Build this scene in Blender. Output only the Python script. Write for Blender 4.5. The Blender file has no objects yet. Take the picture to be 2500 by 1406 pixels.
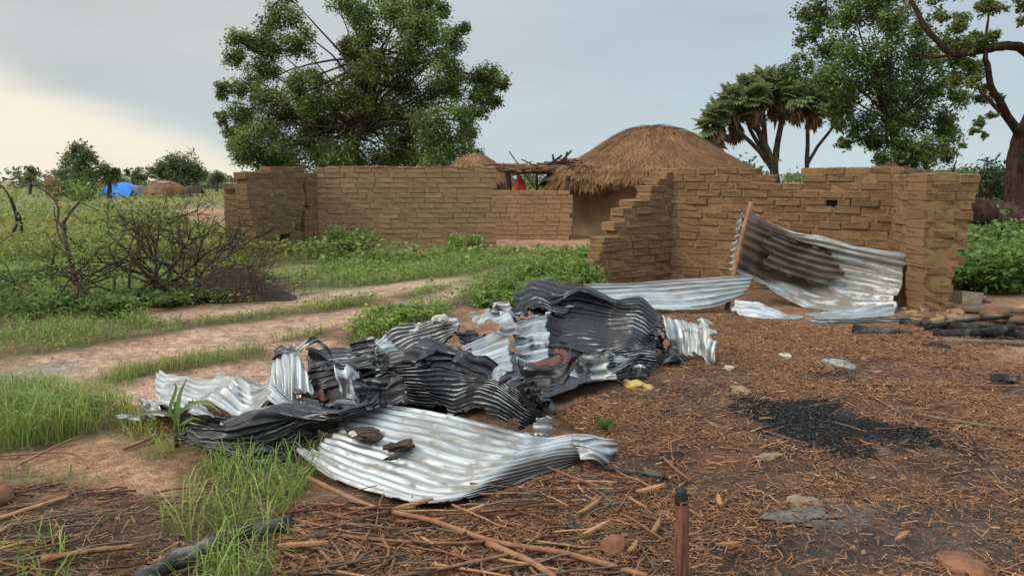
import bpy, math, random
import numpy as np
from mathutils import Vector, Matrix

random.seed(7)
RNG = np.random.default_rng(7)
SC = bpy.context.scene
COL = SC.collection
PI = math.pi

# ------------------------------------------------------------------ camera
H, F, CX, CY, HORIZON = 1.6, 1900.0, 1250.0, 703.0, 440.0
PITCH = math.atan((CY - HORIZON) / F)
cam_d = bpy.data.cameras.new('camera')
cam = bpy.data.objects.new('camera', cam_d)
COL.objects.link(cam)
cam.location = (0, 0, H)
cam.rotation_euler = (PI / 2 - PITCH, 0, 0)
cam_d.sensor_width = 36.0
cam_d.lens = 36.0 * F / 2500.0
cam_d.clip_start = 0.05
cam_d.clip_end = 3000
SC.camera = cam

# ------------------------------------------------------------------ sky
SUN_DIR = Vector((-0.80, -0.42, 0.72)).normalized()
world = bpy.data.worlds.new('World')
SC.world = world
world.use_nodes = True
wt = world.node_tree
for n in list(wt.nodes):
    wt.nodes.remove(n)


def N(nt, t, **kw):
    n = nt.nodes.new(t)
    for k, v in kw.items():
        if k.startswith('i_'):
            key = k[2:]
            n.inputs[int(key) if key.isdigit() else key].default_value = v
        else:
            setattr(n, k, v)
    return n


def math_n(nt, op, a, b=None, c=None, clamp=False):
    n = nt.nodes.new('ShaderNodeMath')
    n.operation = op
    n.use_clamp = clamp
    for i, v in enumerate((a, b, c)):
        if v is None:
            continue
        if isinstance(v, (int, float)):
            n.inputs[i].default_value = v
        else:
            nt.links.new(v, n.inputs[i])
    return n.outputs[0]


def mix_rgb(nt, fac, a, b, blend='MIX'):
    n = nt.nodes.new('ShaderNodeMix')
    n.data_type = 'RGBA'
    n.blend_type = blend
    n.clamp_factor = True
    for sock, v in ((n.inputs[0], fac), (n.inputs[6], a), (n.inputs[7], b)):
        if isinstance(v, (int, float)):
            sock.default_value = v
        elif isinstance(v, (tuple, list)):
            sock.default_value = (*v[:3], 1.0)
        else:
            nt.links.new(v, sock)
    return n.outputs[2]


def maprange(nt, v, a, b, c=0.0, d=1.0, smooth=True):
    n = nt.nodes.new('ShaderNodeMapRange')
    n.interpolation_type = 'SMOOTHSTEP' if smooth else 'LINEAR'
    n.clamp = True
    nt.links.new(v, n.inputs[0])
    for i, x in enumerate((a, b, c, d)):
        n.inputs[i + 1].default_value = x
    return n.outputs[0]


tc = N(wt, 'ShaderNodeTexCoord')
sep = N(wt, 'ShaderNodeSeparateXYZ')
wt.links.new(tc.outputs['Generated'], sep.inputs[0])
mp = N(wt, 'ShaderNodeMapping')
mp.inputs['Scale'].default_value = (2.2, 2.2, 9.0)
wt.links.new(tc.outputs['Generated'], mp.inputs[0])
nz = N(wt, 'ShaderNodeTexNoise', i_Scale=1.6, i_Detail=5.0, i_Roughness=0.55)
wt.links.new(mp.outputs[0], nz.inputs['Vector'])
nf = math_n(wt, 'SUBTRACT', nz.outputs[0], 0.5)
X, Y_, Z = sep.outputs[0], sep.outputs[1], sep.outputs[2]
# overcast: grey deck, bluer to the right, brighter towards the zenith
grey = mix_rgb(wt, maprange(wt, X, -0.42, 0.30), (0.515, 0.525, 0.52), (0.425, 0.50, 0.56))
grey = mix_rgb(wt, maprange(wt, Z, 0.16, -0.01), grey, (0.475, 0.57, 0.60))
var = math_n(wt, 'MULTIPLY_ADD', nf, 0.30, 1.0)
zen = maprange(wt, Z, 0.16, 0.95, 1.0, 3.3)
gmul = math_n(wt, 'MULTIPLY', var, zen)
vm = N(wt, 'ShaderNodeVectorMath', operation='SCALE')
wt.links.new(grey, vm.inputs[0])
wt.links.new(gmul, vm.inputs['Scale'])
# warm break under the cloud deck, low on the left
zb = math_n(wt, 'MULTIPLY_ADD', math_n(wt, 'MULTIPLY', X, -1.0), 0.43, -0.118)
zb = math_n(wt, 'MINIMUM', zb, 0.20)
zb = math_n(wt, 'ADD', zb, math_n(wt, 'MULTIPLY', nf, 0.05))
cream_f = maprange(wt, math_n(wt, 'SUBTRACT', zb, Z), -0.035, 0.03)
cream = mix_rgb(wt, maprange(wt, nf, 0.02, 0.2), (0.82, 0.765, 0.635), (0.70, 0.67, 0.60))
cloud = mix_rgb(wt, cream_f, vm.outputs[0], cream)
bg_c = N(wt, 'ShaderNodeBackground', i_Strength=1.0)
wt.links.new(cloud, bg_c.inputs['Color'])
sky = N(wt, 'ShaderNodeTexSky')
sky.sky_type = 'NISHITA'
sky.sun_disc = False
sky.sun_elevation = math.asin(SUN_DIR.z)
sky.sun_rotation = math.atan2(SUN_DIR.x, SUN_DIR.y)
bg_s = N(wt, 'ShaderNodeBackground', i_Strength=0.09)
wt.links.new(sky.outputs[0], bg_s.inputs['Color'])
mixs = N(wt, 'ShaderNodeMixShader')
mixs.inputs[0].default_value = 0.92
wt.links.new(bg_s.outputs[0], mixs.inputs[1])
wt.links.new(bg_c.outputs[0], mixs.inputs[2])
wo = N(wt, 'ShaderNodeOutputWorld')
wt.links.new(mixs.outputs[0], wo.inputs[0])

# ------------------------------------------------------------------ sun, exposure
sun_d = bpy.data.lights.new('sun', 'SUN')
sun_d.energy = 1.5
sun_d.angle = math.radians(14)
sun_d.color = (1.0, 0.95, 0.87)
sun = bpy.data.objects.new('sun', sun_d)
COL.objects.link(sun)
sun.rotation_euler = SUN_DIR.to_track_quat('Z', 'Y').to_euler()
SC.view_settings.view_transform = 'Standard'
SC.view_settings.look = 'None'
SC.view_settings.exposure = 0.25
SC.view_settings.gamma = 1.0
SC.view_settings.use_curve_mapping = False

# ------------------------------------------------------------------ helpers
SP, CP = math.sin(PITCH), math.cos(PITCH)


def ray(px, py):
    a, b = (px - CX) / F, (CY - py) / F
    return Vector((a, CP + b * SP, -SP + b * CP))


def at(px, py, Y):
    d = ray(px, py)
    s = Y / d.y
    return Vector((d.x * s, Y, H + d.z * s))


def gz(px, py, z=0.0):
    d = ray(px, py)
    s = (z - H) / d.z
    return Vector((d.x * s, d.y * s, z))


def pt(p):
    if isinstance(p, Vector):
        return p
    """third value under 1.5 is a height above ground, above 2 a distance"""
    return gz(*p) if p[2] < 1.5 else at(*p)


def gpoly(poly):
    return np.array([gz(x, y)[:2] for x, y in poly])


def hash2(ix, iy, seed):
    h = (ix.astype(np.int64) * 374761393 + iy.astype(np.int64) * 668265263 + seed * 974634777) & 0x7fffffff
    h = ((h ^ (h >> 13)) * 1274126177) & 0x7fffffff
    h = (h ^ (h >> 16)) & 0xffff
    return h / 65535.0


def vnoise(x, y, seed=0):
    x = np.asarray(x, float); y = np.asarray(y, float)
    ix, iy = np.floor(x), np.floor(y)
    fx, fy = x - ix, y - iy
    fx = fx * fx * (3 - 2 * fx); fy = fy * fy * (3 - 2 * fy)
    a = hash2(ix, iy, seed); b = hash2(ix + 1, iy, seed)
    c = hash2(ix, iy + 1, seed); d = hash2(ix + 1, iy + 1, seed)
    return (a * (1 - fx) + b * fx) * (1 - fy) + (c * (1 - fx) + d * fx) * fy


def tri(x, y, seed=0):
    """faceted noise: random heights joined by flat triangles"""
    ix, iy = np.floor(x), np.floor(y)
    fx, fy = x - ix, y - iy
    a = hash2(ix, iy, seed); b = hash2(ix + 1, iy, seed)
    c = hash2(ix, iy + 1, seed); d = hash2(ix + 1, iy + 1, seed)
    return np.where(fx > fy, a + fx * (b - a) + fy * (d - b), a + fy * (c - a) + fx * (d - c))


def fbm(x, y, seed=0, oct=4):
    s, a, t = 0, 0.5, 0
    for i in range(oct):
        s = s + a * vnoise(x * 2 ** i, y * 2 ** i, seed + i * 17)
        t += a
        a *= 0.5
    return s / t


def poly_sd(P, poly):
    """signed distance to polygon, negative inside"""
    n = len(poly)
    d2 = np.full(len(P), 1e18)
    inside = np.zeros(len(P), bool)
    for i in range(n):
        a, b = poly[i], poly[(i + 1) % n]
        e = b - a
        w = P - a
        t = np.clip((w @ e) / max(e @ e, 1e-12), 0, 1)
        q = w - t[:, None] * e
        d2 = np.minimum(d2, (q ** 2).sum(1))
        c = ((a[1] <= P[:, 1]) & (b[1] > P[:, 1])) | ((b[1] <= P[:, 1]) & (a[1] > P[:, 1]))
        if abs(b[1] - a[1]) > 1e-12:
            xc = a[0] + (P[:, 1] - a[1]) / (b[1] - a[1]) * (b[0] - a[0])
            inside ^= c & (P[:, 0] < xc)
    d = np.sqrt(d2)
    return np.where(inside, -d, d)


def hz(x, y):
    x = np.asarray(x, float); y = np.asarray(y, float)
    near = np.clip((60 - y) / 40, 0, 1)
    h = (fbm(x * 0.5, y * 0.5, 3, 3) - 0.5) * 0.07 + (fbm(x * 2.3, y * 2.3, 5, 3) - 0.5) * 0.05
    return h * near - 0.005


def hz1(x, y):
    return float(hz(np.array([x]), np.array([y]))[0])


def new_mesh(name, verts, faces, mat=None, smooth=False, cols=None):
    me = bpy.data.meshes.new(name)
    me.from_pydata([tuple(v) for v in verts], [], faces)
    if mat:
        me.materials.append(mat)
    if smooth:
        me.polygons.foreach_set('use_smooth', [True] * len(me.polygons))
    if cols is not None:
        at_ = me.color_attributes.new('col', 'FLOAT_COLOR', 'POINT')
        c = np.ones((len(verts), 4), np.float32)
        c[:, :3] = cols
        at_.data.foreach_set('color', c.ravel())
    me.update()
    return me


def obj(name, me, parent=None, loc=(0, 0, 0), rot=(0, 0, 0), scale=(1, 1, 1)):
    o = bpy.data.objects.new(name, me)
    COL.objects.link(o)
    o.location = loc
    o.rotation_euler = rot
    o.scale = scale
    if parent:
        o.parent = parent
    return o


def tag(o, label, cat, group=None, kind=None):
    if label: o['label'] = label
    if cat: o['category'] = cat
    if group: o['group'] = group
    if kind: o['kind'] = kind
    return o


def thing(name, label, cat, loc=(0, 0, 0), rz=0.0, group=None):
    o = obj(name, None, None, loc, (0, 0, rz))
    o.empty_display_size = 0.1
    return tag(o, label, cat, group)


def shift(verts, loc):
    l = Vector(loc)
    return [Vector(v) - l for v in verts]


def swarm(name, V, faces, cols, mat):
    """V (n,k,3) pieces of one topology; cols (n,3) or (n,k,3)"""
    n, k, _ = V.shape
    me = bpy.data.meshes.new(name)
    lens = [len(f) for f in faces]
    nl = sum(lens)
    me.vertices.add(n * k)
    me.vertices.foreach_set('co', V.astype(np.float32).ravel())
    tmpl = np.concatenate([np.array(f) for f in faces])
    li = (tmpl[None, :] + (np.arange(n) * k)[:, None]).ravel()
    me.loops.add(n * nl)
    me.loops.foreach_set('vertex_index', li.astype(np.int32))
    me.polygons.add(n * len(faces))
    st = np.concatenate([[0], np.cumsum(lens)[:-1]])
    ls = (st[None, :] + (np.arange(n) * nl)[:, None]).ravel()
    me.polygons.foreach_set('loop_start', ls.astype(np.int32))
    me.update(calc_edges=True)
    ca = me.color_attributes.new('col', 'FLOAT_COLOR', 'POINT')
    c = np.ones((n, k, 4), np.float32)
    c[:, :, :3] = cols[:, None, :] if cols.ndim == 2 else cols
    ca.data.foreach_set('color', c.ravel())
    me.materials.append(mat)
    return me


class MB:
    def __init__(s):
        s.v, s.f = [], []

    def add(s, v, f):
        o = len(s.v)
        s.v += [Vector(p) for p in v]
        s.f += [tuple(i + o for i in q) for q in f]
        return s

    def box(s, c, size, jit=0.0, rz=0.0):
        x, y, z = (d / 2 for d in size)
        v = []
        for dx, dy, dz in ((-1, -1, -1), (1, -1, -1), (1, 1, -1), (-1, 1, -1), (-1, -1, 1), (1, -1, 1), (1, 1, 1), (-1, 1, 1)):
            p = Vector((dx * x, dy * y, dz * z))
            if rz:
                p.rotate(Matrix.Rotation(rz, 3, 'Z'))
            v.append(p + Vector(c) + Vector((random.uniform(-jit, jit), random.uniform(-jit, jit), random.uniform(-jit, jit))))
        return s.add(v, [(3, 2, 1, 0), (4, 5, 6, 7), (0, 1, 5, 4), (1, 2, 6, 5), (2, 3, 7, 6), (3, 0, 4, 7)])

    def tube(s, pts, r0, r1, sides=6, rough=0.0, cap=True):
        pts = [Vector(p) for p in pts]
        n = len(pts)
        v, f = [], []
        ref = Vector((0.13, 0.31, 0.94)).normalized()
        for i, p in enumerate(pts):
            t = (pts[min(i + 1, n - 1)] - pts[max(i - 1, 0)]).normalized()
            a = t.cross(ref)
            if a.length < 0.1:
                a = t.cross(Vector((1, 0, 0)))
            a.normalize()
            b = t.cross(a)
            r = r0 + (r1 - r0) * i / (n - 1)
            for k in range(sides):
                an = 2 * PI * k / sides
                rr = r * (1 + random.uniform(-rough, rough))
                v.append(p + a * math.cos(an) * rr + b * math.sin(an) * rr)
        for i in range(n - 1):
            for k in range(sides):
                k2 = (k + 1) % sides
                f.append((i * sides + k, i * sides + k2, (i + 1) * sides + k2, (i + 1) * sides + k))
        if cap:
            f.append(tuple(range(sides))[::-1])
            f.append(tuple((n - 1) * sides + k for k in range(sides)))
        return s.add(v, f)

    def mesh(s, name, mat, smooth=False, loc=(0, 0, 0)):
        return new_mesh(name, shift(s.v, loc), s.f, mat, smooth)


def smooth_path(pts, sub=4):
    """Catmull-Rom through points"""
    pts = [Vector(p) for p in pts]
    out = []
    n = len(pts)
    for i in range(n - 1):
        p0, p1, p2, p3 = pts[max(i - 1, 0)], pts[i], pts[i + 1], pts[min(i + 2, n - 1)]
        for k in range(sub):
            t = k / sub
            out.append(0.5 * ((2 * p1) + (p2 - p0) * t + (2 * p0 - 5 * p1 + 4 * p2 - p3) * t * t + (3 * p1 - p0 - 3 * p2 + p3) * t ** 3))
    out.append(pts[-1])
    return out


def wobble(pts, amp):
    return [p + Vector((random.uniform(-amp, amp), random.uniform(-amp, amp), random.uniform(-amp, amp))) for p in pts]


# ------------------------------------------------------------------ materials
def mat_new(name):
    m = bpy.data.materials.new(name)
    m.use_nodes = True
    nt = m.node_tree
    b = nt.nodes['Principled BSDF']
    return m, nt, b


def noise_n(nt, scale, detail=4.0, rough=0.55, vec=None, dist=0.0):
    n = N(nt, 'ShaderNodeTexNoise', i_Scale=scale, i_Detail=detail, i_Roughness=rough, i_Distortion=dist)
    if vec is None:
        t = N(nt, 'ShaderNodeTexCoord')
        vec = t.outputs['Object']
    nt.links.new(vec, n.inputs['Vector'])
    return n.outputs[0]


def bump_n(nt, b, h, strength=0.5, dist=0.01):
    bn = N(nt, 'ShaderNodeBump', i_Strength=strength, i_Distance=dist)
    nt.links.new(h, bn.inputs['Height'])
    nt.links.new(bn.outputs[0], b.inputs['Normal'])


def earth_mat(name, c1, c2, scale=6.0, bump=0.6, dist=0.015, rand=0.0, rough=0.95, fine=40.0, c3=None, course=0.0, grain=0.0):
    m, nt, b = mat_new(name)
    n1 = noise_n(nt, scale, 6.0, 0.62)
    col = mix_rgb(nt, maprange(nt, n1, 0.3, 0.7), c1, c2)
    if c3:
        n3 = noise_n(nt, scale * 0.35, 5.0, 0.6)
        col = mix_rgb(nt, maprange(nt, n3, 0.52, 0.68), col, c3)
    nf_ = noise_n(nt, fine, 4.0, 0.65)
    col = mix_rgb(nt, 0.5, col, mix_rgb(nt, nf_, (0.45, 0.45, 0.45), (1.5, 1.5, 1.5)), 'MULTIPLY')
    if rand:
        oi = N(nt, 'ShaderNodeObjectInfo')
        r = maprange(nt, oi.outputs['Random'], 0, 1, 1 - rand, 1 + rand, False)
        vs = N(nt, 'ShaderNodeVectorMath', operation='SCALE')
        nt.links.new(col, vs.inputs[0]); nt.links.new(r, vs.inputs['Scale'])
        col = vs.outputs[0]
    nt.links.new(col, b.inputs['Base Color'])
    b.inputs['Roughness'].default_value = rough
    b.inputs['Specular IOR Level'].default_value = 0.15
    hmix = math_n(nt, 'ADD', math_n(nt, 'MULTIPLY', n1, 0.6), math_n(nt, 'MULTIPLY', nf_, 0.5))
    if grain:                                                     # upright furrows of bark
        t = N(nt, 'ShaderNodeTexCoord')
        mpg = N(nt, 'ShaderNodeMapping')
        mpg.inputs['Scale'].default_value = (7.0, 7.0, 1.1)
        nt.links.new(t.outputs['Object'], mpg.inputs[0])
        ng = noise_n(nt, 1.3, 5.0, 0.65, mpg.outputs[0], 0.5)
        hmix = math_n(nt, 'ADD', hmix, math_n(nt, 'MULTIPLY', ng, grain))
        col = mix_rgb(nt, 0.8, col, mix_rgb(nt, maprange(nt, ng, 0.35, 0.65), (0.45, 0.45, 0.45), (1.7, 1.6, 1.5)), 'MULTIPLY')
        nt.links.new(col, b.inputs['Base Color'])
    if course:                                                    # faint uneven brick courses showing through the mud
        t = N(nt, 'ShaderNodeTexCoord')
        mpc = N(nt, 'ShaderNodeMapping')
        mpc.inputs['Scale'].default_value = (2.2, 2.2, 8.5)
        nt.links.new(t.outputs['Object'], mpc.inputs[0])
        nc = noise_n(nt, 1.6, 3.0, 0.5, mpc.outputs[0])
        hmix = math_n(nt, 'ADD', hmix, math_n(nt, 'MULTIPLY', nc, course))
        col = mix_rgb(nt, 0.6, col, mix_rgb(nt, maprange(nt, nc, 0.35, 0.65), (0.62, 0.60, 0.58), (1.25, 1.25, 1.25)), 'MULTIPLY')
        nt.links.new(col, b.inputs['Base Color'])
    bump_n(nt, b, hmix, bump, dist)
    return m


def attr_mat(name, rough=0.8, transl=0.0, noise_amt=0.0, spec=0.2, bump=0.0):
    m, nt, b = mat_new(name)
    a = N(nt, 'ShaderNodeAttribute', attribute_name='col')
    col = a.outputs['Color']
    if noise_amt:
        nn = noise_n(nt, 18.0, 6.0, 0.65)
        col = mix_rgb(nt, noise_amt, col, mix_rgb(nt, nn, (0.2, 0.2, 0.2), (1.8, 1.8, 1.8)), 'MULTIPLY')
        if bump:
            bump_n(nt, b, nn, bump, 0.02)
    nt.links.new(col, b.inputs['Base Color'])
    b.inputs['Roughness'].default_value = rough
    b.inputs['Specular IOR Level'].default_value = spec
    if transl:
        tr = N(nt, 'ShaderNodeBsdfTranslucent')
        nt.links.new(col, tr.inputs['Color'])
        ms = N(nt, 'ShaderNodeMixShader')
        ms.inputs[0].default_value = transl
        nt.links.new(b.outputs[0], ms.inputs[1]); nt.links.new(tr.outputs[0], ms.inputs[2])
        nt.links.new(ms.outputs[0], nt.nodes['Material Output'].inputs['Surface'])
    return m


def metal_mat(name, soot=0.0, rust=0.0, dirt=0.2, base=(0.47, 0.485, 0.48), rough=0.47, seed=0.0):
    """galvanised roofing: zinc with soot, rust, dirt and painted ridge highlights; soot 0..1 is coverage. ridge, suv and stain are mesh attributes"""
    m, nt, b = mat_new(name)
    t = N(nt, 'ShaderNodeTexCoord')
    mpn = N(nt, 'ShaderNodeMapping')
    mpn.inputs['Location'].default_value = (seed, seed * 0.7, seed * 1.3)
    nt.links.new(t.outputs['Object'], mpn.inputs[0])
    v = mpn.outputs[0]
    n1 = noise_n(nt, 3.2, 6.0, 0.62, v, 0.6)
    n2 = noise_n(nt, 9.0, 6.0, 0.65, v, 0.4)
    n3 = noise_n(nt, 38.0, 5.0, 0.7, v)
    suv = N(nt, 'ShaderNodeAttribute', attribute_name='suv')
    mps = N(nt, 'ShaderNodeMapping')
    mps.inputs['Scale'].default_value = (4.0, 30.0, 1.0)
    nt.links.new(suv.outputs['Vector'], mps.inputs[0])
    st = noise_n(nt, 1.0, 4.0, 0.6, mps.outputs[0], 0.3)
    ridge = N(nt, 'ShaderNodeAttribute', attribute_name='ridge').outputs['Fac']
    stain_shade = N(nt, 'ShaderNodeAttribute', attribute_name='stain_shade').outputs['Fac']
    col = mix_rgb(nt, maprange(nt, st, 0.38, 0.66), base, tuple(c * 0.55 for c in base))
    col = mix_rgb(nt, math_n(nt, 'MULTIPLY', maprange(nt, ridge, 0.45, 0.0), 0.55), col, (0.22, 0.22, 0.20))
    dm = maprange(nt, math_n(nt, 'ADD', math_n(nt, 'MULTIPLY', n2, 0.5), math_n(nt, 'MULTIPLY', st, 0.5)), 0.70 - 0.42 * dirt, 0.84 - 0.38 * dirt)
    col = mix_rgb(nt, math_n(nt, 'MULTIPLY', dm, 0.75), col, (0.24, 0.18, 0.115))
    rm = maprange(nt, math_n(nt, 'ADD', math_n(nt, 'MULTIPLY', n1, 0.6), math_n(nt, 'MULTIPLY', st, 0.4)), 0.75 - 0.45 * rust, 0.84 - 0.42 * rust)
    col = mix_rgb(nt, rm, col, mix_rgb(nt, n3, (0.13, 0.042, 0.026), (0.065, 0.030, 0.026)))
    col = mix_rgb(nt, stain_shade, col, mix_rgb(nt, st, (0.10, 0.062, 0.045), (0.055, 0.036, 0.030)))
    so = math_n(nt, 'ADD', math_n(nt, 'MULTIPLY', n1, 0.6), math_n(nt, 'ADD', math_n(nt, 'MULTIPLY', n2, 0.25), math_n(nt, 'MULTIPLY', st, 0.15)))
    if soot >= 0.999:
        sm = maprange(nt, so, -2.0, -1.0)
    elif soot <= 0.001:
        sm = maprange(nt, so, 2.0, 3.0)
    else:
        sm = maprange(nt, so, 0.80 - 0.6 * soot, 0.86 - 0.57 * soot)
    # pale highlights painted along the ridges over the soot
    ridge_glint = math_n(nt, 'ADD', math_n(nt, 'MULTIPLY', ridge, 0.5), math_n(nt, 'ADD', math_n(nt, 'MULTIPLY', st, 0.55), math_n(nt, 'MULTIPLY', n1, 1.1)))
    glint_m = maprange(nt, ridge_glint, 1.31, 1.46)
    sootc = mix_rgb(nt, maprange(nt, n3, 0.42, 0.75), (0.009, 0.009, 0.011), (0.038, 0.036, 0.036))
    sootc = mix_rgb(nt, glint_m, sootc, (0.33, 0.33, 0.325))
    col = mix_rgb(nt, sm, col, sootc)
    nt.links.new(col, b.inputs['Base Color'])
    bare = math_n(nt, 'MULTIPLY', sm, maprange(nt, glint_m, 0, 1, 1.0, 0.3, False))
    matt = math_n(nt, 'MAXIMUM', math_n(nt, 'MAXIMUM', rm, math_n(nt, 'MULTIPLY', dm, 0.7)), math_n(nt, 'MAXIMUM', bare, stain_shade))
    nt.links.new(maprange(nt, matt, 0, 1, 0.68, 0.0, False), b.inputs['Metallic'])
    r = maprange(nt, n2, 0.3, 0.7, rough - 0.08, rough + 0.14)
    r = math_n(nt, 'ADD', r, math_n(nt, 'MULTIPLY', math_n(nt, 'MAXIMUM', rm, math_n(nt, 'MAXIMUM', dm, stain_shade)), 0.3))
    r = math_n(nt, 'SUBTRACT', r, math_n(nt, 'MULTIPLY', sm, 0.10))
    nt.links.new(r, b.inputs['Roughness'])
    b.inputs['Specular IOR Level'].default_value = 0.45
    bump_n(nt, b, math_n(nt, 'ADD', n3, math_n(nt, 'MULTIPLY', n2, 1.5)), 0.3, 0.004)
    return m


def ground_mat():
    m, nt, b = mat_new('ground_soil')
    col = N(nt, 'ShaderNodeAttribute', attribute_name='col').outputs['Color']
    nA, nB, nC = noise_n(nt, 14.0, 7.0, 0.68), noise_n(nt, 75.0, 4.0, 0.7), noise_n(nt, 2.6, 6.0, 0.62)
    col = mix_rgb(nt, 0.85, col, mix_rgb(nt, maprange(nt, nA, 0.25, 0.75), (0.45, 0.42, 0.40), (1.5, 1.5, 1.5)), 'MULTIPLY')
    col = mix_rgb(nt, 0.75, col, mix_rgb(nt, maprange(nt, nB, 0.28, 0.72), (0.45, 0.43, 0.42), (1.5, 1.48, 1.45)), 'MULTIPLY')
    col = mix_rgb(nt, 0.6, col, mix_rgb(nt, maprange(nt, nC, 0.35, 0.65), (0.66, 0.62, 0.60), (1.25, 1.25, 1.25)), 'MULTIPLY')
    nt.links.new(col, b.inputs['Base Color'])
    nt.links.new(maprange(nt, nC, 0.3, 0.7, 0.66, 0.92), b.inputs['Roughness'])
    b.inputs['Specular IOR Level'].default_value = 0.28
    bump_n(nt, b, math_n(nt, 'ADD', nA, math_n(nt, 'MULTIPLY', nB, 0.45)), 1.0, 0.035)
    return m


M_ground = ground_mat()
M_leaf = attr_mat('leaf', 0.55, 0.40, 0, 0.25)
M_grass = attr_mat('grass_blade', 0.6, 0.3, 0, 0.2)
M_straw = attr_mat('straw_bits', 0.75, 0, 0, 0.2)
M_char = attr_mat('charcoal_bits', 0.8, 0, 0, 0.2)
M_brick = earth_mat('mud_brick', (0.325, 0.188, 0.098), (0.430, 0.265, 0.146), 8.0, 1.0, 0.06, 0.15, c3=(0.20, 0.114, 0.06))
M_brick_l = earth_mat('mud_brick_weathered', (0.275, 0.165, 0.092), (0.360, 0.225, 0.130), 6.0, 0.8, 0.02, 0.10, c3=(0.19, 0.12, 0.07))
M_brick_shade = earth_mat('mud_brick_shaded', (0.185, 0.112, 0.066), (0.255, 0.16, 0.094), 6.0, 1.0, 0.03, 0.12, c3=(0.135, 0.085, 0.055))  # darker copy of the weathered brick, side-face shade put into the colour
M_mortar = earth_mat('mud_mortar', (0.235, 0.140, 0.068), (0.32, 0.20, 0.10), 9.0, 0.9, 0.03)
M_plaster = earth_mat('mud_plaster', (0.28, 0.18, 0.09), (0.39, 0.26, 0.135), 7.0, 1.0, 0.05, c3=(0.22, 0.135, 0.07), course=1.2)
M_hutwall = earth_mat('hut_mud', (0.28, 0.185, 0.11), (0.35, 0.235, 0.145), 2.5, 0.9, 0.03, c3=(0.24, 0.155, 0.095))
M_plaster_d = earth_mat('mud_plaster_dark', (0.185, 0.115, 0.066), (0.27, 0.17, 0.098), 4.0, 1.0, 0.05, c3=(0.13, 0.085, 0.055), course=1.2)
M_thatch = attr_mat('thatch_straw', 0.85, 0, 0.5, 0.15, 0.8)
M_bark = earth_mat('dark_bark', (0.055, 0.04, 0.032), (0.10, 0.075, 0.055), 5.0, 1.0, 0.05, grain=1.0)
M_bark_r = earth_mat('reddish_bark', (0.058, 0.033, 0.027), (0.105, 0.062, 0.048), 6.0, 1.0, 0.12, grain=1.5)
M_drywood = earth_mat('dry_wood', (0.17, 0.085, 0.05), (0.28, 0.15, 0.085), 14.0, 0.6, 0.005, 0.25)
M_greywood = earth_mat('grey_dead_wood', (0.10, 0.075, 0.055), (0.19, 0.14, 0.10), 10.0, 0.6, 0.01, 0.2)
M_splint = earth_mat('orange_stalk', (0.22, 0.11, 0.052), (0.36, 0.19, 0.088), 16.0, 0.5, 0.004, 0.45)
M_stalk = earth_mat('brown_stalk', (0.11, 0.050, 0.031), (0.22, 0.108, 0.060), 16.0, 0.5, 0.004, 0.55)
def stake_mat():
    m, nt, b = mat_new('red_brown_wood')
    t = N(nt, 'ShaderNodeTexCoord')
    mpn = N(nt, 'ShaderNodeMapping')
    mpn.inputs['Scale'].default_value = (60.0, 60.0, 5.0)
    nt.links.new(t.outputs['Object'], mpn.inputs[0])
    g = noise_n(nt, 1.0, 5.0, 0.65, mpn.outputs[0])
    sp = N(nt, 'ShaderNodeSeparateXYZ')
    nt.links.new(t.outputs['Object'], sp.inputs[0])
    col = mix_rgb(nt, maprange(nt, g, 0.35, 0.65), (0.075, 0.025, 0.017), (0.21, 0.085, 0.048))
    ch = maprange(nt, math_n(nt, 'ADD', sp.outputs[2], math_n(nt, 'MULTIPLY', g, 0.10)), 0.36, 0.47)
    col = mix_rgb(nt, ch, col, (0.018, 0.014, 0.013))
    nt.links.new(col, b.inputs['Base Color'])
    b.inputs['Roughness'].default_value = 0.7
    bump_n(nt, b, g, 0.8, 0.006)
    return m


M_stake = stake_mat()
M_charwood = earth_mat('charred_wood', (0.014, 0.013, 0.013), (0.045, 0.042, 0.04), 14.0, 1.0, 0.02, c3=(0.10, 0.095, 0.09))
M_charlog = earth_mat('grey_charred_wood', (0.03, 0.029, 0.028), (0.085, 0.08, 0.076), 10.0, 1.0, 0.03, c3=(0.16, 0.15, 0.14), grain=.8)
M_paleblock = earth_mat('pale_mud_block', (0.34, 0.27, 0.18), (0.46, 0.38, 0.27), 9.0, 1.0, 0.04)
M_ash = earth_mat('grey_ash', (0.085, 0.078, 0.072), (0.15, 0.138, 0.125), 9.0, 0.7, 0.01)
M_clay = earth_mat('orange_clay', (0.15, 0.068, 0.040), (0.25, 0.115, 0.062), 9.0, 0.6, 0.01)
M_stone = earth_mat('brown_stone', (0.20, 0.14, 0.095), (0.28, 0.20, 0.135), 9.0, 0.8, 0.02)
M_clod = earth_mat('dark_clod', (0.04, 0.028, 0.022), (0.085, 0.06, 0.046), 12.0, 1.0, 0.02)
M_pale = earth_mat('pale_rag', (0.40, 0.36, 0.29), (0.58, 0.54, 0.46), 9.0, 0.5, 0.01)
M_yellow = earth_mat('yellow_rag', (0.42, 0.28, 0.09), (0.58, 0.43, 0.18), 9.0, 0.5, 0.01)
M_pink = earth_mat('pink_rag', (0.36, 0.14, 0.13), (0.45, 0.22, 0.20), 12.0, 0.5, 0.01)
M_greyrag = earth_mat('grey_rag', (0.16, 0.15, 0.14), (0.34, 0.32, 0.29), 12.0, 0.6, 0.01)
M_red = earth_mat('red_cloth', (0.33, 0.03, 0.03), (0.42, 0.06, 0.05), 12.0, 0.4, 0.01)
M_blue = earth_mat('blue_tarpaulin', (0.03, 0.18, 0.55), (0.06, 0.27, 0.72), 3.0, 0.4, 0.02, rough=0.5)
M_grey_tarp = earth_mat('grey_tarpaulin', (0.24, 0.26, 0.24), (0.33, 0.35, 0.32), 3.0, 0.4, 0.02, rough=0.6)
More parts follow.
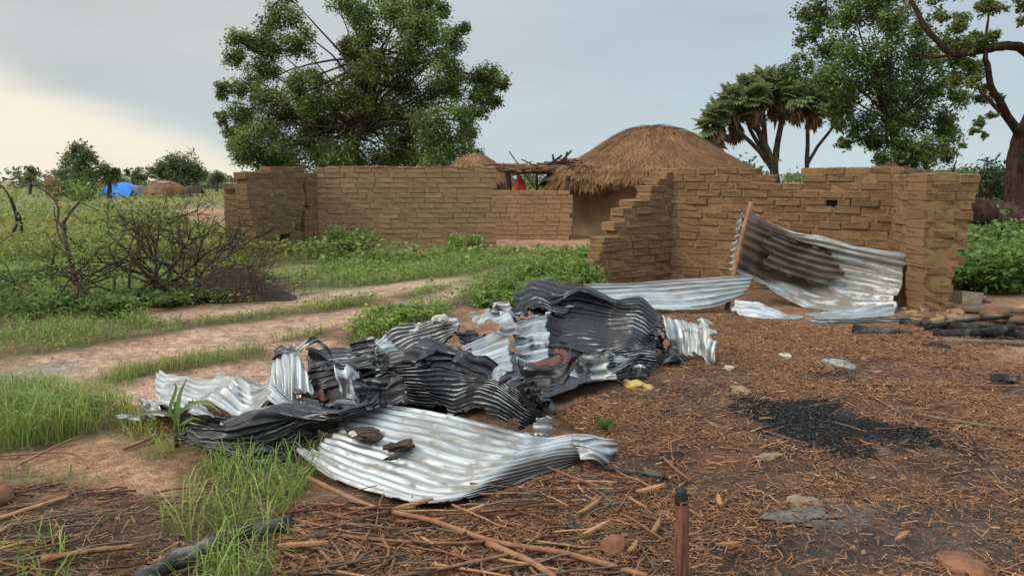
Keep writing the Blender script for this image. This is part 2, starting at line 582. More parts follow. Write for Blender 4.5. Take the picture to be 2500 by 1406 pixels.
M_mound = earth_mat('dark_earth', (0.045, 0.030, 0.024), (0.085, 0.056, 0.042), 8.0, 1.0, 0.05, fine=25.0)

# ------------------------------------------------------------------ ground
R_ROAD = [
    [(-400, 950), (0, 885), (150, 862), (350, 832), (500, 802), (700, 777), (940, 742), (1060, 716), (1130, 690), (1170, 690), (1150, 715),
     (1050, 740), (930, 765), (800, 798), (650, 842), (450, 862), (300, 888), (180, 940), (0, 968), (-400, 1050)],
    [(180, 985), (230, 945), (420, 905), (640, 868), (660, 842), (780, 825), (850, 832), (800, 880), (740, 900), (640, 960), (400, 985), (300, 985)],
    [(330, 768), (560, 752), (700, 722), (900, 700), (1010, 684), (1140, 676), (1120, 690), (960, 714), (800, 732), (560, 768), (380, 782)],
]
R_TAN = [
    [(430, 512), (560, 508), (575, 550), (480, 556)],
    [(1205, 574), (1540, 568), (1520, 604), (1300, 614), (1210, 612)],
    [(2340, 845), (2700, 835), (2700, 905), (2420, 895)],
    [(-300, 1100), (0, 1090), (200, 1050), (380, 1050), (430, 1120), (480, 1190), (380, 1225), (250, 1185), (100, 1190), (-300, 1220)],
    [(-300, 600), (150, 603), (140, 636), (-300, 650)],
    [(500, 580), (600, 585), (650, 640), (560, 650), (500, 620)],
    [(2330, 730), (2700, 720), (2700, 790), (2340, 770)],
]
R_DARK = [
    [(-400, 1200), (100, 1195), (350, 1210), (450, 1240), (430, 1330), (200, 1380), (-400, 1330)],
    [(690, 1240), (1100, 1240), (1320, 1160), (1500, 1100), (1640, 1250), (1600, 1520), (620, 1520)],
    [(2230, 775), (2700, 780), (2700, 840), (2240, 830)],
    [(600, 1090), (760, 1040), (900, 1040), (900, 1120), (720, 1120)],
]
R_SOIL = [
    [(1680, 1260), (1900, 1180), (2200, 1170), (2700, 1150), (2800, 1520), (1650, 1520)],
]
R_CHAR = [
    [(1840, 985), (1960, 972), (2060, 982), (2130, 1022), (2210, 1040), (2290, 1062), (2300, 1080), (2200, 1090), (2110, 1085), (2080, 1118), (1960, 1100), (1850, 1075)],
    [(2010, 880), (2080, 875), (2110, 905), (2020, 915)],
    [(1960, 915), (2060, 912), (2060, 940), (1960, 938)],
]
R_ASHG = [[(1905, 1235), (2000, 1215), (2120, 1235), (2100, 1275), (1960, 1290)], [(2120, 1080), (2220, 1075), (2210, 1098), (2130, 1100)]]
R_LITTER = [[(1350, 1010), (1450, 960), (1620, 920), (1640, 870), (1640, 770), (1760, 770), (2000, 800), (2240, 800), (2700, 820), (2900, 1560), (620, 1560), (700, 1230), (1100, 1240), (1400, 1150), (1500, 1090)]]
R_WET = [[(-300, 930), (0, 898), (140, 880), (200, 893), (60, 918), (-300, 960)]]
G_ZONES = {   # polygon, blade height, blades per m2, broadleaf share
    'clump': ([(-300, 935), (0, 948), (120, 952), (300, 985), (335, 1020), (280, 1048), (150, 1085), (0, 1110), (-300, 1130)], .26, 2600, 0.02),
    'median': ([(190, 940), (300, 893), (450, 868), (640, 846), (655, 866), (500, 893), (300, 930)], .13, 2200, 0.02),
    'median2': ([(650, 835), (760, 805), (835, 800), (760, 828)], .12, 2000, 0.05),
    'weedpatch': ([(830, 835), (900, 790), (1000, 755), (1090, 750), (1110, 770), (1000, 812), (900, 840)], .16, 1300, 0.3),
    'verge': ([(-400, 960), (-400, 800), (0, 790), (330, 758), (400, 790), (560, 772), (800, 737), (900, 715), (935, 738), (700, 773), (500, 798), (340, 828), (150, 858), (0, 880)], .12, 1000, 0.15),
    'verge2': ([(960, 722), (1060, 696), (1105, 702), (1000, 730)], .1, 900, 0.1),
    'wallfront': ([(640, 705), (640, 672), (745, 668), (790, 632), (1210, 612), (1330, 614), (1290, 640), (1150, 668), (900, 695)], .13, 520, 0.3),
    'bank': ([(1080, 755), (1150, 700), (1230, 665), (1330, 622), (1480, 612), (1450, 690), (1410, 702), (1270, 708), (1200, 735)], .2, 420, 0.7),
    'field': ([(-900, 830), (-900, 520), (420, 520), (590, 590), (640, 640), (640, 740), (330, 758), (0, 790)], .18, 330, 0.55),
    'fore': ([(480, 1135), (560, 1105), (700, 1070), (765, 1150), (745, 1205), (700, 1265), (560, 1295), (430, 1325), (440, 1250), (500, 1200)], .2, 2600, 0.01),
    'maize': ([(280, 1030), (440, 1015), (435, 1115), (380, 1125), (300, 1065)], .13, 1900, 0.03),
    'fore2': ([(400, 1480), (480, 1365), (600, 1310), (680, 1325), (660, 1410), (600, 1480)], .2, 2600, 0.0),
    'fore3': ([(-200, 1340), (110, 1320), (155, 1360), (120, 1480), (-200, 1480)], .12, 1800, 0.02),
    'fore4': ([(30, 1150), (220, 1145), (240, 1185), (60, 1195)], .07, 900, 0.02),
    'behind': ([(2350, 700), (2355, 580), (2900, 545), (2900, 720)], .3, 350, 0.8),
    'sprig': ([(1455, 1040), (1490, 1030), (1500, 1050), (1465, 1060)], .12, 1500, 0.3),
}
for k_, v_ in list(G_ZONES.items()):
    G_ZONES[k_] = (gpoly(v_[0]),) + v_[1:]


def axis(a, b, fine, lo, hi, grow=1.12):
    xs = list(np.arange(a, b + 1e-6, fine))
    s = fine
    while xs[-1] < hi:
        s *= grow
        xs.append(xs[-1] + s)
    s = fine
    while xs[0] > lo:
        s *= grow
        xs.insert(0, xs[0] - s)
    return np.array(xs)


def build_ground():
    xs = axis(-5.5, 6.0, 0.045, -900, 900, 1.13)
    ys = axis(2.2, 8.0, 0.035, -30, 1200, 1.045)
    Xg, Yg = np.meshgrid(xs, ys)
    P = np.stack([Xg.ravel(), Yg.ravel()], 1)
    z = hz(P[:, 0], P[:, 1])
    nx = fbm(P[:, 0] * 1.4, P[:, 1] * 1.4, 31, 4) - 0.5
    n2 = fbm(P[:, 0] * 7, P[:, 1] * 7, 41, 4) - 0.5
    n3 = fbm(P[:, 0] * 0.15, P[:, 1] * 0.15, 51, 4) - 0.5
    col = np.empty((len(P), 3))
    field = np.array((0.15, 0.17, 0.055))
    field2 = np.array((0.24, 0.20, 0.09))
    t = np.clip(0.35 + n3 * 2.2 + nx * 1.2, 0, 1)[:, None]
    col[:] = field * (1 - t) + field2 * t
    # around the camera the ground is bare soil
    near = gpoly([(-900, 1560), (-900, 800), (640, 740), (1180, 700), (1480, 600), (1640, 590), (2360, 690), (3400, 700), (3600, 1560)])

    def blend(polys, c, feather, var=0.15, rough=0.5, amount=1.0):
        nonlocal col
        for p in polys:
            p = p if isinstance(p, np.ndarray) else gpoly(p)
            d = poly_sd(P, p) + nx * rough + n2 * rough * 0.5
            f = np.clip(0.5 - d / feather, 0, 1)[:, None] * amount
            cc = np.array(c)[None, :] * (1 + (nx * 1.2 + n2 * 1.6)[:, None] * var * 2)
            col = col * (1 - f) + np.clip(cc, 0, 1) * f

    blend([near], (0.24, 0.132, 0.074), 0.8, 0.3)
    blend(R_LITTER, (0.095, 0.046, 0.027), 0.5, 0.7)
    blend(R_TAN, (0.38, 0.215, 0.125), 0.35, 0.2, 0.3)
    blend(R_ROAD, (0.47, 0.305, 0.21), 0.3, 0.2, 0.3)
    blend(R_WET, (0.30, 0.275, 0.265), 0.4, 0.1, 0.2)
    blend(R_DARK, (0.085, 0.05, 0.034), 0.4, 0.35, 0.3)
    blend(R_SOIL, (0.075, 0.050, 0.038), 0.8, 0.35, 0.5)
    for k_, (p, h, dn, br) in G_ZONES.items():
        if k_ == 'field':
            continue
        blend([p], (0.085, 0.08, 0.032), 0.25, 0.2, 0.2, 0.8)
    blend(R_CHAR, (0.030, 0.022, 0.018), 0.9, 0.5, 0.5, .85)
    blend(R_CHAR, (0.012, 0.011, 0.011), 0.3, 0.5, 0.5)
    blend(R_ASHG, (0.15, 0.135, 0.12), 0.2, 0.3, 0.15)
    rut = np.zeros(len(P))
    for p in R_ROAD[:2]:
        rut = np.maximum(rut, np.clip(-poly_sd(P, gpoly(p)) / 0.2, 0, 1))
    z = z - rut * 0.03
    nxn, nyn = len(xs), len(ys)
    idx = np.arange(nxn * nyn).reshape(nyn, nxn)
    q = np.stack([idx[:-1, :-1], idx[:-1, 1:], idx[1:, 1:], idx[1:, :-1]], -1).reshape(-1, 4)
    V = np.concatenate([P, z[:, None]], 1)
    me = bpy.data.meshes.new('ground')
    me.vertices.add(len(V)); me.vertices.foreach_set('co', V.astype(np.float32).ravel())
    me.loops.add(q.size); me.loops.foreach_set('vertex_index', q.astype(np.int32).ravel())
    me.polygons.add(len(q)); me.polygons.foreach_set('loop_start', (np.arange(len(q)) * 4).astype(np.int32))
    me.update(calc_edges=True)
    me.polygons.foreach_set('use_smooth', np.ones(len(q), bool))
    ca = me.color_attributes.new('col', 'FLOAT_COLOR', 'POINT')
    c = np.ones((len(V), 4), np.float32); c[:, :3] = np.clip(col, 0.005, 0.9)
    ca.data.foreach_set('color', c.ravel())
    me.materials.append(M_ground)
    o = obj('ground', me)
    o['kind'] = 'structure'
    o['label'] = 'bare earth and grassy plain with a sandy two rut track'


build_ground()

# ------------------------------------------------------------------ bricks and walls
def brick_mesh(k, b=0.15, jj=1.0):
    random.seed(100 + k)
    mb = []
    # chamfered box, 24 verts, jittered
    vid = {}
    verts = []
    for sx in (-1, 1):
        for sy in (-1, 1):
            for sz in (-1, 1):
                j = Vector((random.uniform(-.045, .045), random.uniform(-.07, .07), random.uniform(-.09, .09))) * jj
                for a in range(3):
                    p = Vector((sx, sy, sz)) * 0.5
                    for ax in range(3):
                        if ax != a:
                            p[ax] -= (sx, sy, sz)[ax] * b * (0.45 if ax == 0 else 1.0) * random.uniform(.6, 1.4)
                    vid[(sx, sy, sz, a)] = len(verts)
                    verts.append(p + j)
    f = []
    for a in range(3):
        o1, o2 = (a + 1) % 3, (a + 2) % 3
        for s in (-1, 1):
            q = []
            for u, w in ((-1, -1), (1, -1), (1, 1), (-1, 1)):
                k3 = [0, 0, 0]; k3[a] = s; k3[o1] = u; k3[o2] = w
                q.append(vid[(*k3, a)])
            f.append(tuple(q if s > 0 else q[::-1]))
    for a in range(3):   # edges along axis a
        o1, o2 = (a + 1) % 3, (a + 2) % 3
        for u in (-1, 1):
            for w in (-1, 1):
                def g(s, face):
                    k3 = [0, 0, 0]; k3[a] = s; k3[o1] = u; k3[o2] = w
                    return vid[(*k3, face)]
                q = (g(-1, o1), g(1, o1), g(1, o2), g(-1, o2))
                f.append(q if u * w > 0 else q[::-1])
    for sx in (-1, 1):
        for sy in (-1, 1):
            for sz in (-1, 1):
                q = tuple(vid[(sx, sy, sz, a)] for a in range(3))
                f.append(q if sx * sy * sz > 0 else q[::-1])
    return verts, f


BRICKS = {}
for mt in (M_brick, M_brick_l, M_brick_shade):
    BRICKS[mt.name] = [new_mesh('brick', *(brick_mesh(k, .085, .75) if mt is M_brick else brick_mesh(k, .05, .45)), mt) for k in range(9)]


def brick_wall(name, root, A, B, top, hb=0.13, lb=0.38, th=0.27, rec=0.018, mat=M_brick, seed=0, holes=(), label=None, clip=None, jit=1.0, gap=None):
    """A,B world base points; top(s) height at distance s; bricks are sub-parts of the wall"""
    rnd = random.Random(seed)
    A, B = Vector((A[0], A[1], 0)), Vector((B[0], B[1], 0))
    L = (B - A).length
    ang = math.atan2(B.y - A.y, B.x - A.x)
    core = MB()
    places = []
    n = int(2.3 / hb)
    hb0 = hb
    vz = .03
    z1 = 0.0
    for i in range(n):
        z0 = z1
        hb = hb0 * rnd.uniform(1 - vz, 1 + vz)
        z1 = z0 + hb
        s = -rnd.uniform(0, lb)
        run = None
        runs = []
        while s < L:
            l = lb * rnd.uniform(0.82, 1.15)
            a, b = max(s, 0), min(s + l, L)
            s += l
            if b - a < 0.1:
                continue
            if clip:
                a, b = clip(a, b, z0 + hb / 2)
                if b - a < .07:
                    run = None
                    continue
            mid = (a + b) / 2
            ok = z0 + hb * 0.75 <= top(mid)
            hole = any(a < hs < b and z0 < hzz < z0 + hb for hs, hzz in holes)
            if ok and not hole:
                places.append((a, b, z0, hb))
                if run and abs(run[1] - a) < 1e-3:
                    run[1] = b
                else:
                    run = [a, b]
                    runs.append(run)
            elif ok and hole:
                run = None
                core.box((mid, th / 2 - .03, z0 + hb / 2 - .02), (b - a + .02, .04, hb))
                places.append((a + (b - a) * .42, b, z0, hb))
        for a, b in runs:
            core.box(((a + b) / 2, 0, z0 + hb / 2 - 0.02), (b - a - 0.03, th - 2 * rec, hb))
    me = core.mesh(name, M_mortar)
    w = obj(name, me, root, A - root.location, (0, 0, ang))
    if label:
        w['label'] = label
    for a, b, z0, hb in places:
        bm = rnd.choice(BRICKS[mat.name])
        g = gap or (0.011 if mat is M_brick else 0.008)
        obj('brick', bm, w, ((a + b) / 2, rnd.uniform(-.006, .006) * jit, z0 + hb / 2 + rnd.uniform(-.004, .004) * jit),
            (rnd.uniform(-.02, .02) * jit, rnd.uniform(-.006, .006) * jit, rnd.uniform(-.014, .014) * jit + (PI if rnd.random() < .5 else 0)),
            (b - a - g, th + rnd.uniform(-.014, .014) * jit, hb - g + rnd.uniform(-.006, .004)))
    return w


def lerp_top(pts):
    xs = [p[0] for p in pts]; zs = [p[1] for p in pts]
    return lambda s: float(np.interp(s, xs, zs))


def slab(name, mat, root, A, ang, poly, th, noise=0.02, step=0.12, label=None):
    """polygon in wall plane (s,z) extruded to thickness th with uneven mud faces"""
    poly = [Vector((p[0], p[1])) for p in poly]
    pts = []
    n = len(poly)
    for i in range(n):
        a, b = poly[i], poly[(i + 1) % n]
        k = max(1, int((b - a).length / step))
        for j in range(k):
            pts.append(a.lerp(b, j / k))
    import bmesh
    bm = bmesh.new()
    vs = [bm.verts.new((p.x, -th / 2, p.y)) for p in pts]
    f = bm.faces.new(vs)
    ext = bmesh.ops.extrude_face_region(bm, geom=[f])
    for v in ext['geom']:
        if isinstance(v, bmesh.types.BMVert):
            v.co.y += th
    bmesh.ops.triangulate(bm, faces=[f for f in bm.faces if len(f.verts) > 4])
    bmesh.ops.subdivide_edges(bm, edges=[e for e in bm.edges if e.calc_length() > step * 1.5], cuts=2, use_grid_fill=False)
    bmesh.ops.triangulate(bm, faces=bm.faces[:])
    bmesh.ops.subdivide_edges(bm, edges=[e for e in bm.edges if e.calc_length() > step * 1.5], cuts=1)
    bmesh.ops.recalc_face_normals(bm, faces=bm.faces[:])
    for v in bm.verts:
        q = fbm(np.array([v.co.x * 3 + 5]), np.array([v.co.z * 3 + (9 if v.co.y > 0 else 0)]), 77, 3)[0] - 0.5
        v.co.y += q * noise * 2
        v.co.x += (fbm(np.array([v.co.z * 5]), np.array([v.co.x * 5]), 78, 2)[0] - 0.5) * noise
    me = bpy.data.meshes.new(name)
    bm.to_mesh(me); bm.free()
    me.materials.append(mat)
    o = obj(name, me, root, Vector((A[0], A[1], 0)) - root.location, (0, 0, ang))
    if label:
        o['label'] = label
    return o


# --- right ruined house
C_ = at(1628, 640, 12.5); C_.z = 0
R_ = at(2185, 640, 11.0); R_.z = 0
L_ = at(1415, 640, 11.4); L_.z = 0
house = thing('ruined_house', 'roofless ruined mud brick house with a stepped broken left wall', 'ruined house', C_)
Lb = (R_ - C_).length
brick_wall('wall', house, C_ - (R_ - C_).normalized() * .15, R_, lerp_top([(0, 1.77), (0.50 * Lb, 1.77), (0.505 * Lb, 1.62), (0.60 * Lb, 1.62), (0.605 * Lb, 1.77), (Lb, 1.80)]),
           0.112, 0.34, 0.28, 0.014, M_brick, 5, holes=[(Lb * 0.85, 1.24)], label='back wall of worn mud bricks with a dip in its top', jit=1.6)
Ll = (L_ - C_).length
brick_wall('wall', house, L_, C_ + (L_ - C_).normalized() * 0.02, lerp_top([(0, 0.25), (0.25, 0.55), (0.55, 0.92), (0.85, 1.22), (Ll - 0.3, 1.62), (Ll, 1.78)]),
           0.108, 0.33, 0.29, 0.014, M_brick, 6, label='left wall broken down in steps towards the track', jit=1.6)
Fp = at(2255, 640, 9.75); Fp.z = 0
Lr = (R_ - Fp).length
brick_wall('wall', house, R_ + (Fp - R_).normalized() * 0.16, Fp, lerp_top([(0, 1.75), (Lr, 1.75)]), 0.112, 0.33, 0.285, 0.012, M_brick, 8, label='short right wall joining the back wall to the plastered pillar', jit=1.4)
# plastered eroded pillar at the front right corner
px0 = at(2238, 640, 9.6).x
pw = 0.64
def pil_clip(a, b, z):
    lo = float(np.interp(z, [0, .4, .8, 1.3, 1.7], [.03, .0, -.03, -.05, -.05])) + .08
    hi = float(np.interp(z, [0, .2, .4, .7, 1.2, 1.55, 1.75], [.44, .46, .50, .56, .66, .72, .72])) + .05 * math.sin(z * 23)
    return max(a, lo), min(b, hi)


brick_wall('pillar', house, (px0 - .08, 9.64), (px0 + .78, 9.66), lerp_top([(0, 1.75), (1, 1.74)]), 0.112, 0.27, 0.40, 0.006, M_brick, 12,
           label='mud plastered corner pillar wearing away at its foot', clip=pil_clip, jit=1.3, gap=.007)

# --- left ruined building
PLc = at(772, 600, 18.2); PLc.z = 0
PLr = at(1210, 600, 18.9); PLr.z = 0
PLl = at(604, 600, 16.0); PLl.z = 0
house2 = thing('ruined_house', 'brown roofless mud brick building with a long crack down its dark left side', 'ruined house', PLc)
Lw = (PLr - PLc).length
brick_wall('wall', house2, PLc + (PLr - PLc).normalized() * 0.02, PLr, lerp_top([(0, 1.84), (0.15, 1.93), (2.0, 1.93), (3.2, 1.90), (Lw, 1.90)]), 0.118, 0.40, 0.30, 0.012, M_brick_l, 21, label='long front wall in even brick courses', jit=0.5)
# flat capping of mud on top
cap = MB()
for i in range(12):
    a = 0.3 + i * (Lw - 0.35) / 12
    cap.box((a + (Lw - 0.35) / 24, 0, 1.905 + random.uniform(-.01, .01)), ((Lw - 0.35) / 12 - .01, 0.31, 0.035), 0.008)
ang2 = math.atan2(PLr.y - PLc.y, PLr.x - PLc.x)
obj('mud_capping', cap.mesh('mud_capping', M_plaster), house2, (0, 0, 0), (0, 0, ang2))
angl = math.atan2(PLc.y - PLl.y, PLc.x - PLl.x)
Lc = (PLc - PLl).length + 0.12
cx = Lc * 0.71
A2 = PLl
def crack_s(z):
    return cx + float(np.interp(z, [0, .5, .75, .95, 1.0, 1.4, 1.75], [-.05, -.10, -.10, -.06, .05, .0, .04]))


def diag_z(q):
    return float(np.interp(q, [.15, cx - .6, cx - .12], [.10, .38, .62]))


def clip_up(a, b, z):
    lo = float(np.interp(z, [0, .3, .6, 1.2, 1.78], [.24, .12, .0, -.16, -.22])) + .25
    a, b = max(a, lo), min(b, .25 + crack_s(z) - .08)
    while b > a and diag_z((a + b) / 2 - .25) + .16 > z and b - a > .05:
        return a, a
    return a, b


def clip_low(a, b, z):
    a, b = max(a, .25 + .2), min(b, .25 + crack_s(z) - .08)
    if diag_z((a + b) / 2 - .25) + .0 < z:
        return a, a
    return a, b


def clip_right(a, b, z):
    return max(a, .25 + crack_s(z) + .08), b


dl = (PLc - PLl).normalized()
A2 = PLl - dl * .25
B2 = PLl + dl * (Lc + .12)
tl = lerp_top([(0, 1.82), (.25, 1.80), (.9, 1.86), (.25 + cx - .1, 1.86), (.25 + cx, 1.76), (5, 1.80)])
n2_ = dl.cross(Vector((0, 0, 1)))
brick_wall('wall_slab', house2, A2 + n2_ * .05, B2 + n2_ * .05, tl, .118, .40, .30, .010, M_brick_shade, 41, label='leaning dark slab of wall left of the crack', clip=clip_up, jit=.5, gap=.008)
brick_wall('wall_slab', house2, A2, B2, tl, .118, .40, .30, .010, M_brick_shade, 42, label='narrow slab of wall right of the crack', clip=clip_right, jit=.5, gap=.008)
brick_wall('wall_slab', house2, A2 + n2_ * .03, B2 + n2_ * .03, tl, .118, .40, .31, .010, M_brick_shade, 43, label='fallen lower wedge of wall under the diagonal crack', clip=clip_low, jit=.9, gap=.008)
# broken return wall at far left, running away
brick_wall('wall', house2, (PLl.x - 0.42, PLl.y + 0.35), (PLl.x - 1.15, PLl.y + 2.6), lerp_top([(0, 1.62), (2, 1.62)]), 0.118, 0.36, 0.28, 0.03, M_brick_l, 23, label='broken end wall with jagged bricks')

# --- low compound wall between the two
CWl = at(1175, 560, 21.6); CWl.z = 0
CWr = at(1398, 560, 21.2); CWr.z = 0
cwall = thing('compound_wall', 'low brown brick compound wall joining the thatched hut under the open shelter', 'wall', CWl)
brick_wall('wall', cwall, CWl, CWr, lerp_top([(0, 1.33), (5, 1.33)]), 0.12, 0.38, 0.26, 0.014, M_brick_l, 31, jit=0.9)

# ------------------------------------------------------------------ thatched hut
def revolve(profile, seg, mat, name, wob=0.0, seed=0, cols=None):
    v, f = [], []
    for i, (r, z) in enumerate(profile):
        for k in range(seg):
            a = 2 * PI * k / seg
            rr = r * (1 + wob * (vnoise(np.array([math.cos(a) * 2.5 + 9 + i * .3]), np.array([math.sin(a) * 2.5 + 9 + seed]), seed)[0] - .5))
            v.append((rr * math.cos(a), rr * math.sin(a), z + (vnoise(np.array([math.cos(a) * 2 + i]), np.array([math.sin(a) * 2 + 4]), seed + 3)[0] - .5) * wob * 1.2))
    for i in range(len(profile) - 1):
        for k in range(seg):
            k2 = (k + 1) % seg
            f.append((i * seg + k, i * seg + k2, (i + 1) * seg + k2, (i + 1) * seg + k))
    c = None
    if cols is not None:
        c = np.repeat(np.array(cols)[None, :], len(v), 0)
    return new_mesh(name, v, f, mat, True, c)


def thatch_strands(profile, n, length, seed, dark=1.0, wob=0.0):
    """straw lying down the roof slope"""
    rng = np.random.default_rng(seed)
    pr = np.array(profile)
    seglen = np.hypot(np.diff(pr[:, 0]), np.diff(pr[:, 1]))
    w = seglen * (pr[:-1, 0] + pr[1:, 0] + 0.05)
    i = rng.choice(len(w), n, p=w / w.sum())
    t = rng.random(n)
    r = pr[i, 0] * (1 - t) + pr[i + 1, 0] * t
    z = pr[i, 1] * (1 - t) + pr[i + 1, 1] * t
    a = rng.random(n) * 2 * PI
    dr = (pr[i, 0] - pr[i + 1, 0]); dz = (pr[i, 1] - pr[i + 1, 1])
    l = np.hypot(dr, dz); dr, dz = dr / l, dz / l        # downhill (profile runs bottom to top)
    lift = rng.normal(0.006, 0.010, n)
    rr = r * (1 + wob * (vnoise(np.cos(a) * 2.5 + 9 + i * .3, np.sin(a) * 2.5 + 9 + seed, seed) - .5))
    base = np.stack([rr * np.cos(a), rr * np.sin(a), z + lift + 0.02], 1)
    side = rng.normal(0, 0.25, n)
    er = np.stack([np.cos(a), np.sin(a), 0 * a], 1)
    et = np.stack([-np.sin(a), np.cos(a), 0 * a], 1)
    d = er * dr[:, None] + et * side[:, None]
    d[:, 2] = dz + rng.normal(0.015, .06, n)
    d /= np.linalg.norm(d, axis=1)[:, None]
    ln = length * rng.uniform(.5, 1.4, n)
    wd = rng.uniform(.006, .016, n)
    nn = np.cross(d, np.stack([er[:, 0] * -dz, er[:, 1] * -dz, dr], 1))
    nn /= np.linalg.norm(nn, axis=1)[:, None] + 1e-9
    V = np.empty((n, 4, 3))
    V[:, 0] = base - nn * wd[:, None]; V[:, 1] = base + nn * wd[:, None]
    tip = base + d * ln[:, None]
    V[:, 2] = tip + nn * wd[:, None] * .4; V[:, 3] = tip - nn * wd[:, None] * .4
    g = rng.random(n)
    patch = fbm(a * 3.5 + 3, z * 5, seed + 7, 3)
    dark = dark * (.55 + .9 * fbm(a * 6 + 9, z * 9, seed + 9, 3))[:, None]
    c1, c2, c3 = np.array((.12, .066, .036)), np.array((.32, .175, .082)), np.array((.23, .108, .05))
    cols = c1 * (1 - g[:, None]) + c2 * g[:, None]
    cols = cols * (1 - .6 * patch[:, None]) + c3 * .6 * patch[:, None]
    return V, cols * dark


hutY = 24.0
hut_c = at(1594, 520, hutY); hut_c.z = 0
hut = thing('thatched_hut', 'large round mud hut under a domed shaggy straw roof', 'hut', hut_c)
wall_p = [(2.62, 0), (2.60, 0.5), (2.58, 1.1), (2.56, 1.75)]
wme = revolve(wall_p, 48, M_hutwall, 'wall', 0.02, 4)
obj('wall', wme, hut)
roof_p = [(3.22, 1.50), (3.28, 1.60), (3.0, 1.86), (2.5, 2.14), (2.0, 2.42), (1.55, 2.72), (1.15, 2.96), (0.75, 3.12), (0.35, 3.19), (0.02, 3.20)]
roof = obj('roof', revolve(roof_p, 56, M_thatch, 'roof', 0.06, 6, (.19, .11, .06)), hut)
V, c = thatch_strands(roof_p, 26000, 0.30, 6, 1.0, 0.06)
o = obj('thatch', swarm('thatch', V, [(0, 1, 2, 3)], c, M_thatch), roof)
o['kind'] = 'stuff'
rng = np.random.default_rng(12)
n = 5200
a = rng.random(n) * 2 * PI
rr = 3.22 + rng.normal(0, .05, n)
rr *= (1 + .06 * (vnoise(np.cos(a) * 2.5 + 9, np.sin(a) * 2.5 + 15, 6) - .5))
zb_ = 1.58 + rng.normal(0, .04, n)
ln = (.07 + .16 * vnoise(a * 9, a * 0, 5)) * rng.uniform(.4, 1.3, n)
base = np.stack([rr * np.cos(a), rr * np.sin(a), zb_], 1)
et = np.stack([-np.sin(a), np.cos(a), 0 * a], 1)
tip = base + np.stack([np.cos(a) * .05, np.sin(a) * .05, -ln], 1) + et * rng.normal(0, .05, n)[:, None]
V = np.stack([base - et * .009, base + et * .009, tip + et * .003, tip - et * .003], 1)
g = rng.random(n)[:, None]
o = obj('eave_fringe', swarm('eave_fringe', V, [(0, 1, 2, 3)], np.array((.10, .065, .042)) * (1 - g) + np.array((.24, .145, .085)) * g, M_thatch), roof)
o['kind'] = 'stuff'

# shaggy sagging end of the eave over the shelter side
fc = at(1420, 440, 22.2); fc.z = 0
rp5 = [(.80, 1.42), (.84, 1.52), (.70, 1.72), (.48, 1.88), (.24, 1.98), (.02, 2.01)]
fl5 = obj('roof_flap', revolve(rp5, 28, M_thatch, 'roof_flap', .3, 16, (.19, .11, .06)), hut, fc - hut_c, (0, 0, 0), (1.25, 1, 1))
V, c = thatch_strands(rp5, 3500, .32, 16, .9, .3)
o = obj('thatch', swarm('thatch', V, [(0, 1, 2, 3)], c, M_thatch), fl5)
o['kind'] = 'stuff'
# sticks poking out of the left eave
for (x0, y0, x1, y1) in ((1365, 400, 1395, 368), (1352, 398, 1350, 378), (1340, 402, 1372, 380), (1380, 396, 1384, 372)):
    mb = MB(); p0, p1 = at(x0, y0, 21.6), at(x1, y1, 21.8)
    mb.tube([p0, (p0 + p1) / 2, p1], .035, .03, 5)
    obj('roof_stick', mb.mesh('roof_stick', M_charwood, False, hut_c), roof)
mb = MB()
p = [at(1388, 430, 21.3), at(1384, 470, 21.25), at(1391, 520, 21.2), at(1388, 575, 21.2)]
mb.tube(smooth_path(p, 3), .06, .035, 6, .15)
obj('eave_post', mb.mesh('eave_post', M_charwood, True, hut_c), hut)

# small hut peak behind the left wall
h2c = at(1160, 500, 27); h2c.z = 0
hut2 = thing('thatched_hut', 'small conical thatched hut peeping over the left brick wall', 'hut', h2c)
obj('wall', revolve([(1.15, 0), (1.13, 1.5)], 32, M_plaster, 'wall', 0.02, 9), hut2)
rp2 = [(1.45, 1.45), (1.42, 1.55), (0.95, 1.98), (0.6, 2.26), (0.3, 2.44), (0.02, 2.50)]
rf2 = obj('roof', revolve(rp2, 40, M_thatch, 'roof', 0.05, 11, (.30, .17, .09)), hut2)
V, c = thatch_strands(rp2, 6000, 0.2, 11, 1.15, .05)
o = obj('thatch', swarm('thatch', V, [(0, 1, 2, 3)], c, M_thatch), rf2)
o['kind'] = 'stuff'

# open shade shelter between the walls
shc = at(1300, 520, 23.2); shc.z = 0
shel = thing('shade_shelter', 'open pole shelter with a sagging stick roof beside the thatched hut', 'shelter', shc)
for (x, yt, Y) in ((1237, 415, 23.4), (1310, 425, 24.0), (1340, 420, 22.4), (1392, 415, 23.6), (1246, 420, 24.6)):
    top_ = at(x, yt, Y); bot = Vector((top_.x + .03, Y, -.05))
    mb = MB().tube(wobble([bot, bot.lerp(top_, .5), top_], .03), .055, .045, 6)
    obj('post', mb.mesh('post', M_bark, True, shc), shel)
for (x0, y0, Y0, x1, y1, Y1) in ((1225, 418, 22.4, 1400, 415, 22.3), (1228, 412, 24.6, 1400, 408, 24.4), (1240, 415, 22.3, 1240, 410, 24.8), (1320, 425, 22.3, 1322, 415, 24.7), (1385, 420, 22.2, 1388, 408, 24.7)):
    a_, b_ = at(x0, y0, Y0), at(x1, y1, Y1)
    mb = MB().tube(wobble([a_, a_.lerp(b_, .5) - Vector((0, 0, .04)), b_], .03), .05, .04, 6)
    obj('beam', mb.mesh('beam', M_bark, True, shc), shel)
mb = MB()
rnd = random.Random(3)
